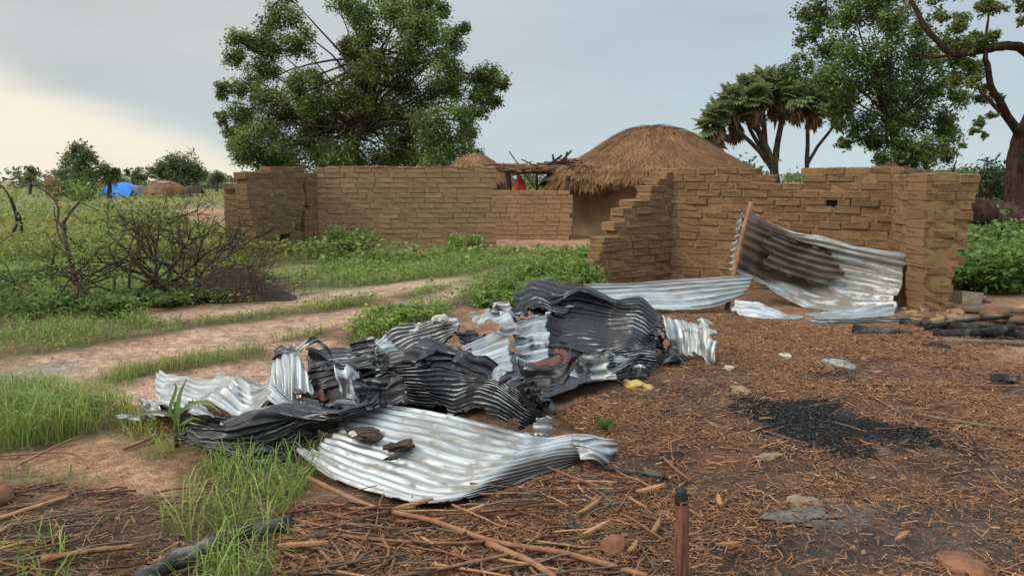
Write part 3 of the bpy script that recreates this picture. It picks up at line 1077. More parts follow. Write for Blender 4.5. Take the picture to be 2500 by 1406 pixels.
for i in range(150):
    x = rnd.uniform(1222, 1405); Y = rnd.uniform(22.2, 24.8)
    sag = 398 + 12 * math.sin((x - 1222) / 183 * PI) - max(0, x - 1320) * .13
    p = at(x, sag + rnd.uniform(0, 14), Y)
    d = Vector((rnd.uniform(-1, 1), rnd.uniform(-.7, .7), rnd.uniform(-.05, .08))).normalized() * rnd.uniform(.3, .8)
    mb.tube([p - d, p + d], .03, .02, 4)
o = obj('roof_sticks', mb.mesh('roof_sticks', M_drywood, False, shc), shel)
o['kind'] = 'stuff'
# red cloth
rc = at(1268, 462, 22.6); rc.z = at(1268, 462, 22.6).z
v, f = [], []
for i in range(9):
    t = i / 8
    for k in range(14):
        a = 2 * PI * k / 14
        r = (.04 + .17 * t ** .8) * (1 + .25 * math.sin(3 * a + i * .4))
        v.append((r * math.cos(a), r * .7 * math.sin(a), .40 - .55 * t))
for i in range(8):
    for k in range(14):
        f.append((i * 14 + k, i * 14 + (k + 1) % 14, (i + 1) * 14 + (k + 1) % 14, (i + 1) * 14 + k))
f.append(tuple(range(14))); f.append(tuple(8 * 14 + k for k in range(14))[::-1])
cl = obj('red_cloth', new_mesh('red_cloth', v, f, M_red, True), None, rc)
tag(cl, 'small red cloth bundle under the open shelter above the low wall', 'cloth')
o = obj('support_pole', MB().tube([(0, 0, -rc.z), (0.01, 0, -.1)], .03, .03, 6).mesh('support_pole', M_bark), cl)

# ------------------------------------------------------------------ leaves and trees
def leaf_quads(centers, size, rng, droop=0.0, up=0.5, aspect=0.5):
    n = len(centers)
    d = rng.normal(0, 1, (n, 3)); d[:, 2] = d[:, 2] * .6 - droop
    d /= np.linalg.norm(d, axis=1)[:, None]
    nrm = rng.normal(0, 1, (n, 3)); nrm[:, 2] = np.abs(nrm[:, 2]) + up
    s = np.cross(d, nrm); s /= np.linalg.norm(s, axis=1)[:, None] + 1e-9
    nn = np.cross(s, d)
    sz = size * rng.uniform(.45, 1.5, n)[:, None]
    V = np.empty((n, 4, 3))
    V[:, 0] = centers - d * sz * .5
    V[:, 1] = centers + s * sz * aspect * .5 + nn * sz * .08
    V[:, 2] = centers + d * sz * .5
    V[:, 3] = centers - s * sz * aspect * .5 + nn * sz * .08
    return V


def clump_points(c, r, n, rng, sub=11, tight=.24, squash=.85):
    dirs = rng.normal(0, 1, (sub, 3)); dirs /= np.linalg.norm(dirs, axis=1)[:, None]
    sc = np.array(c) + dirs * (r * rng.uniform(.25, .95, sub))[:, None] * np.array((1, 1, squash))
    i = rng.integers(0, sub, n)
    return sc[i] + rng.normal(0, r * tight, (n, 3)), i


def mixcol(rng, n, c1, c2, brown=0.0):
    g = rng.random((n, 1))
    c = np.array(c1) * (1 - g) + np.array(c2) * g
    if brown:
        b = rng.random((n, 1)) < brown
        c = np.where(b, np.array((.13, .075, .04)) * (0.6 + g), c)
    return c


def tree(name, label, cat, base, clumps, trunk, Y, leaves=700, lsize=.17, c1=(.03, .05, .016), c2=(.085, .125, .035), bark=M_bark,
         r_trunk=.35, fork=None, seed=1, group=None, limb_r=.09, squash=.9, droop=0.0, tight=.24, depth=1.0, limbs=True):
    rng = np.random.default_rng(seed)
    rnd = random.Random(seed)
    root = thing(name, label, cat, base, 0, group)
    mb = MB()
    tp = smooth_path(trunk, 4)
    mb.tube(tp, r_trunk, r_trunk * .5, 9, .08)
    fk = Vector(trunk[-1]) if fork is None else Vector(fork)
    Vs, Cs = [], []
    for cl in clumps:
        x, y, rp = cl[:3]
        br = cl[3] if len(cl) > 3 else 0.0
        dy = rnd.uniform(-1, 1) * depth
        c = at(x, y, Y + dy)
        r = rp / F * Y
        if limbs:
            st = Vector(rnd.choice(tp[len(tp) // 2:])) if rnd.random() < .6 else fk
            mid = st.lerp(c, .5) + Vector((rnd.uniform(-.3, .3), rnd.uniform(-.3, .3), rnd.uniform(-.1, .5))) * r
            mb.tube(wobble(smooth_path([st, mid, c], 4), r * .05), limb_r * rnd.uniform(.7, 1.3), limb_r * .2, 5)
            for _ in range(3):
                dd = Vector((rnd.gauss(0, 1), rnd.gauss(0, 1), rnd.gauss(.2, .8))).normalized() * r * .9
                mb.tube([c - (c - mid) * .25, c + dd * .5, c + dd], limb_r * .3, limb_r * .1, 4)
        n = int(leaves * (r / 1.0) ** 1.6) + 60
        p, si = clump_points(c, r, n, rng, 15, tight, squash)
        Vs.append(leaf_quads(p, lsize, rng, droop))
        tone = rng.uniform(.70, 1.25, 15)[si][:, None] * rnd.uniform(.85, 1.15)
        Cs.append(mixcol(rng, n, c1, c2, br) * tone)
    obj('trunk', mb.mesh('trunk', bark, True, base), root)
    V = np.concatenate(Vs) - np.array(base)[None, None, :]
    obj('crown', swarm('crown', V, [(0, 1, 2, 3)], np.concatenate(Cs), M_leaf), root)
    return root


def ground_at(px, Y):
    p = at(px, 500, Y)
    return Vector((p.x, Y, 0))


# big central tree
TY = 35.0
b0 = ground_at(890, TY)
cl_big = [(690, 45, 50), (655, 110, 60), (590, 105, 38), (725, 105, 52), (640, 160, 45), (575, 140, 30), (600, 215, 42), (550, 222, 26), (655, 235, 50), (585, 285, 45), (545, 290, 22),
          (660, 300, 62), (720, 270, 50), (625, 350, 58), (690, 370, 66), (595, 385, 34), (750, 340, 60), (560, 330, 18), (780, 195, 38, .05), (760, 250, 40), (745, 190, 28),
          (830, 12, 38), (880, 30, 42), (900, 90, 45), (960, 20, 60), (1040, 25, 50), (1080, 30, 26), (870, 140, 50, .25), (850, 110, 30, .5), (920, 160, 52, .15), (880, 220, 55, .2), (830, 260, 48, .3),
          (930, 270, 60, .1), (890, 310, 60, .25), (800, 310, 55, .12), (850, 370, 60, .15), (775, 390, 50), (930, 370, 60, .2),
          (1000, 95, 58), (1060, 90, 58), (1110, 100, 40), (1130, 75, 22), (1010, 170, 62), (1085, 165, 50), (1040, 230, 64), (975, 220, 50), (1110, 220, 40), (1000, 300, 62, .2), (1070, 300, 60), (1050, 365, 66, .1), (1115, 360, 48), (985, 375, 55, .25), (1120, 290, 36),
          (1165, 190, 36), (1205, 190, 36), (1225, 205, 22), (1180, 235, 40, .15), (1160, 275, 30), (1205, 250, 26), (1160, 380, 22),
          (610, 330, 46), (640, 395, 40), (700, 400, 50), (830, 400, 50), (1000, 400, 50), (1080, 395, 50), (580, 360, 26), (760, 300, 46), (720, 210, 40), (1140, 330, 34), (900, -60, 60), (980, -70, 66), (1050, -40, 45), (690, -20, 34), (830, -40, 30)]
tk = [b0 - Vector((0, 0, .1)), at(880, 430, TY), at(860, 370, TY), at(880, 300, TY), at(905, 220, TY), at(930, 120, TY)]
tree('leafy_tree', 'tall broad leafy tree behind the left brick building', 'tree', b0, cl_big, tk, TY, 2900, .125,
     (.080, .120, .036), (.265, .315, .105), M_bark, .36, at(890, 320, TY), 3, None, .060, .9, .2, .205, 1.8)

# right: leafy tree behind the ruined house
TY2 = 27.0
b1 = ground_at(2200, TY2)
cl_r = [(2000, 30, 50), (2060, 50, 55), (1975, 90, 36), (2120, 20, 60), (2180, 60, 60), (2040, 120, 55), (2100, 130, 60), (1960, 165, 34), (1920, 180, 24), (2020, 190, 55), (2090, 210, 62), (2160, 150, 60), (2230, 130, 55),
        (2160, 230, 60), (2050, 270, 50), (2110, 300, 50), (2220, 220, 55), (2280, 160, 36), (2280, 220, 40), (2250, 290, 50), (2180, 300, 55), (2300, 320, 34), (2140, 350, 36), (2210, 365, 50), (2270, 370, 42), (2060, 345, 22), (2160, 390, 36), (2240, 395, 40),
        (2250, 60, 40), (2310, 100, 28), (2350, 110, 30), (2390, 120, 30), (2340, 190, 30), (2330, 150, 32), (2335, 235, 34), (2310, 290, 38), (2300, 375, 34), (2385, 165, 26), (2350, 55, 30), (2395, 235, 22), (2320, 330, 30), (2060, -30, 50), (2150, -50, 60), (2230, -30, 40), (1995, -30, 36)]
tk = [b1, at(2205, 430, TY2), at(2190, 350, TY2), at(2160, 260, TY2), at(2130, 150, TY2)]
tree('leafy_tree', 'dense green tree rising behind the right ruined wall', 'tree', b1, cl_r, tk, TY2, 2500, .12,
     (.065, .105, .032), (.235, .295, .098), M_bark, .22, at(2180, 300, TY2), 5, None, .035, .9, .1, .20, 1.4)

# right edge tree with dark trunk and open limbs
TY3 = 21.0
b2 = ground_at(2505, TY3)
root = thing('thorn_tree', 'reddish dark trunked tree at the right edge with long open limbs', 'tree', b2)
mb = MB()
mb.tube(smooth_path([b2 - Vector((0, 0, .2)), at(2492, 520, TY3), at(2490, 440, TY3), at(2500, 350, TY3), at(2530, 280, TY3), at(2560, 150, TY3), at(2570, -60, TY3)], 4), .44, .20, 16, .07)
obj('trunk', mb.mesh('trunk', M_bark_r, True, b2), root)
limbs = [([at(2500, 350, TY3), at(2470, 300, TY3 - .3), at(2425, 225, TY3 - .8), at(2410, 160, TY3 - 1.1), at(2400, 110, TY3 - 1.2)], .13, .05),
         ([at(2488, 380, TY3), at(2478, 320, TY3 + .2), at(2420, 250, TY3 + .5), at(2370, 190, TY3 + .8)], .10, .03),
         ([at(2560, 180, TY3), at(2500, 122, TY3 - .4), at(2450, 112, TY3 - .8), at(2390, 125, TY3 - 1), at(2330, 132, TY3 - 1.1), at(2290, 100, TY3 - 1.2), at(2255, 60, TY3 - 1.2), at(2220, -10, TY3 - 1.3)], .14, .05),
         ([at(2400, 120, TY3 - 1), at(2412, 60, TY3 - 1.1), at(2415, 10, TY3 - 1.2)], .04, .015),
         ([at(2330, 132, TY3 - 1.1), at(2280, 140, TY3 - 1.2), at(2200, 120, TY3 - 1.3)], .05, .015)]
for p, r0, r1 in limbs:
    obj('limb', MB().tube(wobble(smooth_path(p, 4), .02), r0, r1, 7, .08).mesh('limb', M_bark_r, True, b2), root)
rng = np.random.default_rng(44)
Vs, Cs = [], []
for (x, y, rp) in ((2415, 12, 26), (2400, 20, 20), (2440, 18, 18), (2390, 95, 24), (2360, 105, 18), (2430, 90, 20), (2360, 165, 24), (2330, 200, 18), (2380, 200, 20), (2410, 215, 14), (2335, 120, 22), (2300, 40, 22), (2340, 70, 16), (2495, 50, 14), (2500, 20, 16),
                  (2390, 300, 16), (2375, 320, 12), (2405, 330, 10), (2350, 355, 9), (2420, 280, 12), (2440, 240, 10), (2290, -20, 30), (2350, -20, 24), (2520, -30, 40), (2560, 80, 40), (2600, 180, 50), (2640, 40, 60)):
    c = at(x, y, TY3 - 1 + rng.uniform(-.5, .5)); r = rp / F * TY3
    n = int(420 * (rp / 25) ** 1.7) + 20
    p, si = clump_points(c, r, n, rng, 8, .24, .7)
    Vs.append(leaf_quads(p, .105, rng)); Cs.append(mixcol(rng, n, (.08, .11, .03), (.24, .28, .08)))
obj('crown', swarm('crown', np.concatenate(Vs) - np.array(b2)[None, None], [(0, 1, 2, 3)], np.concatenate(Cs), M_leaf), root)
# fallen trunk at its foot
ft = thing('fallen_trunk', 'thick dark fallen trunk lying by the foot of the right edge tree', 'log', gz(2440, 580))
p = [at(2340, 505, 17.2), at(2400, 520, 17.0), at(2460, 530, 16.8), at(2530, 560, 16.4), at(2620, 600, 16)]
mb = MB().tube(wobble(smooth_path(p, 3), .02), .28, .30, 9, .12)
obj('trunk', mb.mesh('trunk', M_bark_r, True, ft.location), ft)
mb = MB().tube(wobble(smooth_path([at(2480, 530, 16.8), at(2500, 545, 16.4), at(2540, 575, 15.9)], 3), .02), .12, .08, 7, .12)
obj('branch', mb.mesh('branch', M_bark_r, True, ft.location), ft)
mb = MB().tube([at(2400, 520, 17.2), at(2410, 560, 17.2), at(2405, 600, 17.1)], .10, .12, 7, .1)
obj('branch', mb.mesh('branch', M_bark_r, True, ft.location), ft)

# doum palm
PY = 33.0
b3 = ground_at(1890, PY)
palm = thing('doum_palm', 'forked doum palm with shaggy brown skirts behind the thatched hut', 'palm tree', b3)


def pstem(pts, r0, r1):
    mb = MB().tube(wobble(smooth_path([at(x, y, PY + d) for x, y, d in pts], 4), .015), r0 * .8, r1 * .7, 8, .06)
    obj('trunk', mb.mesh('trunk', M_bark, True, b3), palm)


pstem([(1893, 520, 0), (1893, 440, 0), (1885, 400, 0), (1868, 360, 0), (1850, 320, -.2), (1815, 280, -.4), (1790, 245, -.5)], .27, .12)
pstem([(1890, 420, 0), (1895, 370, .1), (1905, 310, .2), (1920, 260, .2), (1930, 215, .2)], .20, .12)
pstem([(1868, 360, 0), (1865, 300, .2), (1862, 250, .3), (1870, 205, .3)], .15, .1)
pstem([(1884, 412, 0), (1845, 360, -.3), (1800, 320, -.6), (1765, 290, -.7)], .13, .09)
pstem([(1870, 380, 0), (1838, 330, .3), (1820, 280, .4), (1815, 230, .4)], .12, .09)
pstem([(1968, 520, .8), (1968, 430, .8), (1972, 350, .8), (1972, 290, .8), (1975, 230, .8)], .13, .10)
pstem([(1970, 405, .8), (1995, 360, .9), (2030, 315, 1.0), (2055, 270, 1.0)], .10, .07)


def frond_mesh(name, dead):
    rnd = random.Random(9 + dead)
    v = [(0, -.012, 0), (0, .012, 0), (.42, .012, .02), (.42, -.012, .02)]
    f = [(0, 1, 2, 3)]
    n = 15
    span = 2.2 if not dead else .9
    for k in range(n):
        a = -span + 2 * span * (k + .5) / n
        w = span / n * 1.05
        L = (.62 - .12 * abs(a) / span) * rnd.uniform(.85, 1.1)
        o = len(v)
        for aa, ll, zz in ((a - w * .6, .04, 0), (a, .05, .03), (a + w * .6, .04, 0), (a - w * .9, L * .78, -.05), (a + w * .9, L * .78, -.05), (a + rnd.uniform(-.05, .05), L, -.12 if not dead else -.02)):
            v.append((.42 + ll * math.cos(aa), ll * math.sin(aa), .02 + zz))
        f += [(o, o + 1, o + 5, o + 3), (o + 1, o + 2, o + 4, o + 5)]
    g = np.array((.22, .26, .115)) if not dead else np.array((.27, .175, .11))
    c = np.array([g * rnd.uniform(.7, 1.3) for _ in v])
    return new_mesh(name, v, f, M_leaf, False, c)


fg, fd = frond_mesh('frond', 0), frond_mesh('dead_frond', 1)
rnd = random.Random(21)
for (x, y, d) in ((1785, 238, -.5), (1755, 282, -.7), (1738, 305, -.6), (1820, 215, .4), (1868, 203, .3), (1845, 240, -.4), (1915, 215, .2), (1970, 225, .8), (1940, 235, -.2), (2015, 215, .8), (2050, 262, 1.0), (1800, 280, 0), (1990, 250, .3), (1895, 235, .5)):
    c = at(x, y, PY + d) - b3
    for k in range(13):
        az = rnd.uniform(0, 2 * PI)
        el = rnd.uniform(-.75, 1.25)
        o = obj('frond', fg, palm, c, (0, 0, 0), [rnd.uniform(.62, .9)] * 3)
        o.rotation_euler = (rnd.uniform(-.3, .3), -el, az)
    for k in range(8):
        az = rnd.uniform(0, 2 * PI)
        o = obj('dead_frond', fd, palm, c + Vector((0, 0, -.05)), (0, 0, 0), [rnd.uniform(.8, 1.3)] * 3)
        o.rotation_euler = (rnd.uniform(-.3, .3), rnd.uniform(1.15, 1.62), az)

pv, pf, pc, pn = [], [], [], 0
for (x, y, d) in ((1785, 238, -.5), (1755, 282, -.7), (1738, 305, -.6), (1820, 215, .4), (1868, 203, .3), (1845, 240, -.4), (1915, 215, .2), (1970, 225, .8), (1940, 235, -.2), (2015, 215, .8), (2050, 262, 1.0), (1800, 280, 0), (1990, 250, .3), (1895, 235, .5), (1860, 225, -.1), (1775, 260, .2)):
    c = at(x, y, PY + d) - b3
    for k in range(34):
        dead = k % 3 == 0
        m_ = fd if dead else fg
        sc = rnd.uniform(.5, .8) * (1.15 if dead else 1)
        R = Matrix.LocRotScale(c, (Matrix.Rotation(rnd.uniform(0, 2 * PI), 3, 'Z') @ Matrix.Rotation(rnd.uniform(1.2, 1.6) if dead else -rnd.uniform(-.9, 1.4), 3, 'Y') @ Matrix.Rotation(rnd.uniform(-.5, .5), 3, 'X')).to_quaternion(), Vector((sc, sc, sc)))
        o_ = len(pv)
        pv += [R @ v.co for v in m_.vertices]
        pf += [tuple(i + o_ for i in p.vertices) for p in m_.polygons]
        t_ = np.array((.30, .20, .125) if dead else (.23, .275, .12)) * rnd.uniform(.6, 1.25)
        pc += [t_] * len(m_.vertices)
o = obj('inner_fronds', new_mesh('inner_fronds', pv, pf, M_leaf, False, np.array(pc)), palm)
o['kind'] = 'stuff'

# distant trees on the left
dist = [('leafy_tree', 'feathery tree standing behind the brown hut on the left plain', 68, 195, [(190, 370, 26), (215, 385, 26), (170, 395, 26), (200, 410, 34), (165, 425, 26), (225, 420, 24), (195, 440, 34)], 6),
        ('leafy_tree', 'smaller low tree right beside the feathery tree on the plain', 70, 268, [(262, 412, 20), (280, 418, 16), (250, 425, 18), (270, 435, 22)], 7),
        ('leafy_tree', 'rounded dark tree behind the straw covered shelter', 82, 435, [(430, 395, 28), (465, 400, 28), (400, 405, 24), (485, 415, 22), (440, 420, 34), (395, 425, 22), (475, 435, 28), (430, 440, 30), (370, 420, 14)], 8),
        ('leafy_tree', 'small tree with two tufts between the blue tarpaulin and the straw shelter', 95, 325, [(312, 420, 8), (335, 418, 9), (330, 432, 14), (350, 436, 12)], 9),
        ('leafy_tree', 'small tree on the horizon just left of the cracked building', 90, 530, [(528, 428, 12), (538, 436, 14), (520, 440, 12)], 10),
        ('leafy_tree', 'slim tree on the horizon near the left edge of the view', 90, 75, [(75, 412, 10), (80, 425, 14), (70, 435, 14)], 11)]
for nm, lb, Y, x, cls, sd in dist:
    b = ground_at(x, Y)
    tree(nm, lb, 'tree', b, cls, [b, at(x, 450, Y), at(x, 425, Y)], Y, 700, .26, (.10, .125, .055), (.22, .25, .115), M_bark, .22, None, sd, None, .08, .9, 0, .25, .8)
# far tree belt: one mass of scrub round the plain
rng = np.random.default_rng(88)
Vs, Cs = [], []
for az in np.arange(-62, 62, .85):
    Y = rng.uniform(125, 190)
    x = math.tan(math.radians(az)) * Y + rng.normal(0, 2)
    hgt = rng.uniform(1.6, 4.2) * (1.0 + .6 * (rng.random() < .12))
    r = rng.uniform(1.8, 3.6)
    n = 260
    p = np.stack([x + rng.normal(0, r * .6, n), Y + rng.normal(0, r * .6, n), rng.random(n) ** 1.3 * hgt], 1)
    Vs.append(leaf_quads(p, .85, rng)); Cs.append(mixcol(rng, n, (.11, .13, .06), (.19, .215, .11)))
tag(obj('tree_belt', swarm('tree_belt', np.concatenate(Vs), [(0, 1, 2, 3)], np.concatenate(Cs), M_leaf)), 'far belt of scrub and trees along the horizon', 'trees', None, 'stuff')

# shrubs behind the right wall and in mid field
def shrub(label, px, Y, w, h, n, lsize, seed, c1, c2, group=None, name='leafy_shrub', squash=1.0, lit=1.0, stems=5):
    rng = np.random.default_rng(seed); rnd = random.Random(seed)
    b = ground_at(px, Y)
    root = thing(name, label, 'shrub', b, 0, group)
    mb = MB()
    sub = 14
    tips = []
    for k in range(sub):
        a = rnd.uniform(0, 2 * PI); rr = rnd.uniform(.1, 1) ** .6
        t = Vector((math.cos(a) * rr * w / 2, math.sin(a) * rr * w / 2, h * rnd.uniform(.25, 1.0) * (1 - .35 * rr)))
        tips.append(t)
        mb.tube(wobble([Vector((t.x * .15, t.y * .15, -.02)), t * .5 + Vector((0, 0, .1 * h)), t], .01 * w), .012 * w + .004, .003 * w + .001, 4)
    i = rng.integers(0, sub, n)
    tp = np.array(tips)
    p = tp[i] + rng.normal(0, 1, (n, 3)) * np.array((w * .13, w * .13, h * .15))
    p[:, 2] = np.abs(p[:, 2]) + .01
    obj('stem', mb.mesh('stem', M_greywood, True), root)
    V = leaf_quads(p, lsize, rng, .1, .8, .55)
    obj('foliage', swarm('foliage', V, [(0, 1, 2, 3)], mixcol(rng, n, c1, c2) * rng.uniform(.75, 1.2, sub)[i][:, None], M_leaf), root)
    return root


GB1, GB2 = (.13, .20, .035), (.32, .42, .09)
GD1, GD2 = (.085, .125, .03), (.22, .285, .07)
shrub('rounded green bush growing against the left brick building', 832, 16.6, 1.25, .62, 2600, .085, 1, GD1, GD2)
shrub('small green bush at the foot of the long brick wall near its right end', 1128, 17.6, .7, .42, 1200, .075, 2, GB1, GB2)
shrub('bright leafy weed clump beside the track behind the dark sheets', 965, 8.7, .58, .19, 1300, .06, 3, GB1, GB2)
shrub('low weed clump left of the bright clump beside the track', 890, 8.1, .45, .16, 600, .05, 4, GB1, GB2)
gb = 'bright leafy weeds banked beside the stepped wall'
for i, (px, Y, w, h) in enumerate(((1390, 11.2, .9, .42), (1335, 11.4, .8, .34), (1285, 11.0, .7, .28), (1240, 10.6, .6, .22), (1420, 12.3, .7, .42), (1445, 12.9, .5, .42), (1350, 12.6, .9, .32), (1462, 13.4, .4, .42), (1300, 10.2, .6, .25), (1215, 9.8, .5, .2), (1370, 10.3, .5, .3))):
    shrub('bright green leafy weed in the bank beside the stepped wall', px, Y, w, h, 1100, .075, 20 + i, GB1, (.19, .28, .06), gb, 'leafy_weed')
shrub('tiny weed sprouting on the stepped edge of the left wall', 1500, 12.6, .35, .85, 260, .07, 40, GB1, GB2, None, 'leafy_weed')
gr_ = 'leafy plants right of the pillar'
for i, (px, Y, w, h) in enumerate(((2400, 11.3, 1.0, .70), (2455, 11.8, 1.1, .80), (2510, 11.2, 1.0, .7), (2390, 12.6, .9, .75), (2440, 13.2, 1.1, .9), (2500, 13.0, 1.1, .85), (2570, 12, 1.1, .8), (2620, 13, 1.2, .9), (2375, 11.9, .6, .6))):
    shrub('broad leafy green plant right of the ruined house pillar', px, Y, w, h, 1500, .095, 60 + i, (.08, .14, .03), (.22, .33, .075), gr_, 'leafy_plant')
shrub('green bushes on the plain right of the ruined house', 2420, 60, 9, 2.6, 3500, .3, 80, GD1, (.10, .15, .05))
shrub('dark bush beside the right edge trunk on the plain', 2470, 52, 4, 3.2, 1500, .28, 81, (.02, .04, .02), (.05, .08, .03))
shrub('green bush in front of the brown plain hut', 185, 60, 3.0, 2.0, 1400, .22, 82, GD1, (.10, .14, .05))
shrub('green shrub behind the doum palm trunks', 1940, 38, 2.2, 1.9, 1500, .16, 83, GD1, GD2)
shrub('low scrub seen through the open shelter', 1320, 29, 6, 1.9, 2200, .16, 84, GB1, GB2)
shrub('green bush behind the hut at its right eave', 1800, 30, 3, 2.4, 1500, .16, 86, GD1, GD2)
shrub('low bush beside the broken end of the cracked building', 545, 14.4, .7, .25, 700, .07, 85, GD1, GB2)

# brown roof remains behind the right wall
rr_ = ground_at(2170, 16.0)
rem = thing('collapsed_roof', 'brown collapsed thatch showing above the right ruined wall', 'roof', rr_)
rp3 = [(1.15, .9), (1.05, 1.45), (.8, 1.74), (.45, 1.80), (.02, 1.86)]
rf3 = obj('thatch_mound', revolve(rp3, 36, M_thatch, 'thatch_mound', .25, 14, (.15, .085, .05)), rem)
V, c = thatch_strands(rp3, 3500, .3, 14, .8, .25)
o = obj('thatch', swarm('thatch', V, [(0, 1, 2, 3)], c, M_thatch), rf3)
o['kind'] = 'stuff'
obj('support', revolve([(1.1, 0), (1.1, 1.0)], 20, M_plaster_d, 'support', .05, 3), rem)
mb = MB().tube([at(2325, 425, 13), at(2330, 405, 13), at(2336, 392, 13)], .02, .01, 5)
b = ground_at(2325, 13)
mb.tube([b, at(2325, 425, 13)], .025, .02, 5)
tag(obj('twig', mb.mesh('twig', M_bark, True, b), None, b), 'short dark twig standing above the right end of the ruined wall', 'twig')

# ------------------------------------------------------------------ far shelters
def far_hut():
    Y = 74.0
    b = ground_at(182, Y)
    r = thing('brown_hut', 'brown flat roofed hut far off on the left plain behind a bush', 'hut', b)
    w, d = 3.4, 3.0
    mb = MB().box((-.2, 0, .65), (w - .5, d - .4, 1.3), .05)
    obj('wall', mb.mesh('wall', M_plaster), r)
    v = [(-w / 2 - .25, -d / 2, 1.15), (w / 2 + .3, -d / 2, .95), (w / 2 + .3, d / 2, 1.2), (-w / 2 - .25, d / 2, 1.4),
         (-w / 2 - .1, -d / 2 + .1, 1.75), (w / 2 - .3, -d / 2 + .2, 1.72), (w / 2 - .3, d / 2, 1.85), (-w / 2 - .1, d / 2, 1.85)]
    f = [(3, 2, 1, 0), (4, 5, 6, 7), (0, 1, 5, 4), (1, 2, 6, 5), (2, 3, 7, 6), (3, 0, 4, 7)]
    obj('roof', new_mesh('roof', v, f, M_clay_d), r)
    for sx in (-1, 1):
        mb = MB().tube([(sx * w / 2, -d / 2 + .05, 0), (sx * w / 2, -d / 2 + .05, 1.15)], .06, .06, 6)
        obj('post', mb.mesh('post', M_bark), r)


M_clay_d = earth_mat('brown_thatch_far', (.20, .09, .06), (.28, .13, .08), 3.0, .8, .05)
far_hut()
Y = 76.0
b = ground_at(296, Y)
r = thing('tarpaulin_shelter', 'low shelter covered in bright blue tarpaulin on the left plain', 'shelter', b)


def tent(w, d, h, topw, seed, wob=.08):
    rnd = random.Random(seed)
    prof = []
    nx, ny = 12, 9
    v, f = [], []
    for i in range(nx + 1):
        u = i / nx * 2 - 1
        for j in range(ny + 1):
            t = j / ny * 2 - 1
            z = h * (1 - max(0, (abs(t) - topw) / (1 - topw)) ** 1.3) * (1 - .35 * max(0, abs(u) - .6) / .4)
            v.append((u * w / 2 + rnd.uniform(-wob, wob), t * d / 2, max(0, z + rnd.uniform(-wob, wob) * .6)))
    for i in range(nx):
        for j in range(ny):
            a = i * (ny + 1) + j
            f.append((a, a + ny + 1, a + ny + 2, a + 1))
    return v, f


obj('tarpaulin', new_mesh('tarpaulin', *tent(2.9, 2.6, 1.35, .25, 1), M_blue, True), r)
mb = MB().box((1.55, .4, .5), (.7, 1.8, 1.0), .1)
obj('side_cover', mb.mesh('side_cover', M_grey_tarp), r)
mb = MB().box((-1.1, -.2, .2), (.9, 1.9, .4), .06)
obj('base_bundle', mb.mesh('base_bundle', M_greyrag), r)
b = ground_at(405, 75)
r = thing('straw_shelter', 'low domed shelter of brown straw right of the blue tarpaulin', 'shelter', b)
rp4 = [(1.85, 0), (1.8, .5), (1.55, 1.0), (1.1, 1.35), (.6, 1.5), (.02, 1.55)]
d4 = obj('cover', revolve(rp4, 30, M_thatch, 'cover', .15, 18, (.27, .17, .10)), r)
V, c = thatch_strands(rp4, 2500, .4, 18, 1.1, .15)
V[:, :, :] = V
o = obj('straw', swarm('straw', V, [(0, 1, 2, 3)], c, M_thatch), d4); o['kind'] = 'stuff'
mb = MB().box((.1, -.9, 1.38), (1.0, .7, .10), .05)
obj('pale_sheet', mb.mesh('pale_sheet', M_pale), r)
mb = MB().tube([(1.0, -1.3, 1.35), (1.5, -1.4, .9), (1.95, -1.5, .35)], .12, .1, 6)
obj('side_log', mb.mesh('side_log', M_clay), r)
b = ground_at(478, 75)
r = thing('dark_shelter', 'small dark lean-to under the rounded tree right of the straw shelter', 'shelter', b)
obj('cover', new_mesh('cover', *tent(1.5, 1.6, 1.0, .3, 5), M_clod, True), r)
obj('pole', MB().tube([(-1.0, -.7, .2), (.5, -.8, .25)], .06, .06, 5).mesh('pole', M_greywood), r)

# ------------------------------------------------------------------ thorn brush on the left
def twig_cluster(mb, p, d, L, r, depth, rnd, spread=.7, tips=None):
    n = 4
    pts = [p]
    q = p.copy(); dd = d.normalized()
    for i in range(n):
        dd = (dd + Vector((rnd.gauss(0, .22), rnd.gauss(0, .22), rnd.gauss(0, .18)))).normalized()
        q = q + dd * L / n
        if q.z < .03: q.z = .03; dd.z = abs(dd.z)
        pts.append(q.copy())
    mb.tube(pts, r, r * .55, 5 if depth > 1 else 4, cap=False)
    if depth == 0:
        if tips is not None: tips.append(q.copy())
        return
    for k in range(rnd.choice((2, 3, 3))):
        a = pts[rnd.choice((2, 3, 4, 4))]
        nd = (dd + Vector((rnd.gauss(0, spread), rnd.gauss(0, spread), rnd.gauss(.05, spread * .7)))).normalized()
        twig_cluster(mb, a, nd, L * rnd.uniform(.55, .8), r * .55, depth - 1, rnd, spread, tips)


def brush(label, base, stems, r, depth, seed, leaves=0, ls=.04, c1=GD1, c2=GD2, name='thorn_branch', group=None, mat=M_bark):
    rnd = random.Random(seed); rng = np.random.default_rng(seed)
    root = thing(name, label, 'dead branch', base, 0, group)
    tips = []
    for k, (d, L) in enumerate(stems):
        mb = MB()
        twig_cluster(mb, Vector(base) + Vector((rnd.uniform(-.05, .05), rnd.uniform(-.05, .05), .02)), Vector(d), L, r, depth, rnd, .7, tips)
        obj('branch', mb.mesh('branch', mat, True, base), root)
    if leaves and tips:
        tp = np.array([t - Vector(base) for t in tips])
        p = tp[rng.integers(0, len(tp), leaves)] + rng.normal(0, .07, (leaves, 3))
        p[:, 2] = np.maximum(p[:, 2], .02)
        obj('foliage', swarm('foliage', leaf_quads(p, ls, rng), [(0, 1, 2, 3)], mixcol(rng, leaves, c1, c2), M_leaf), root)
    return root


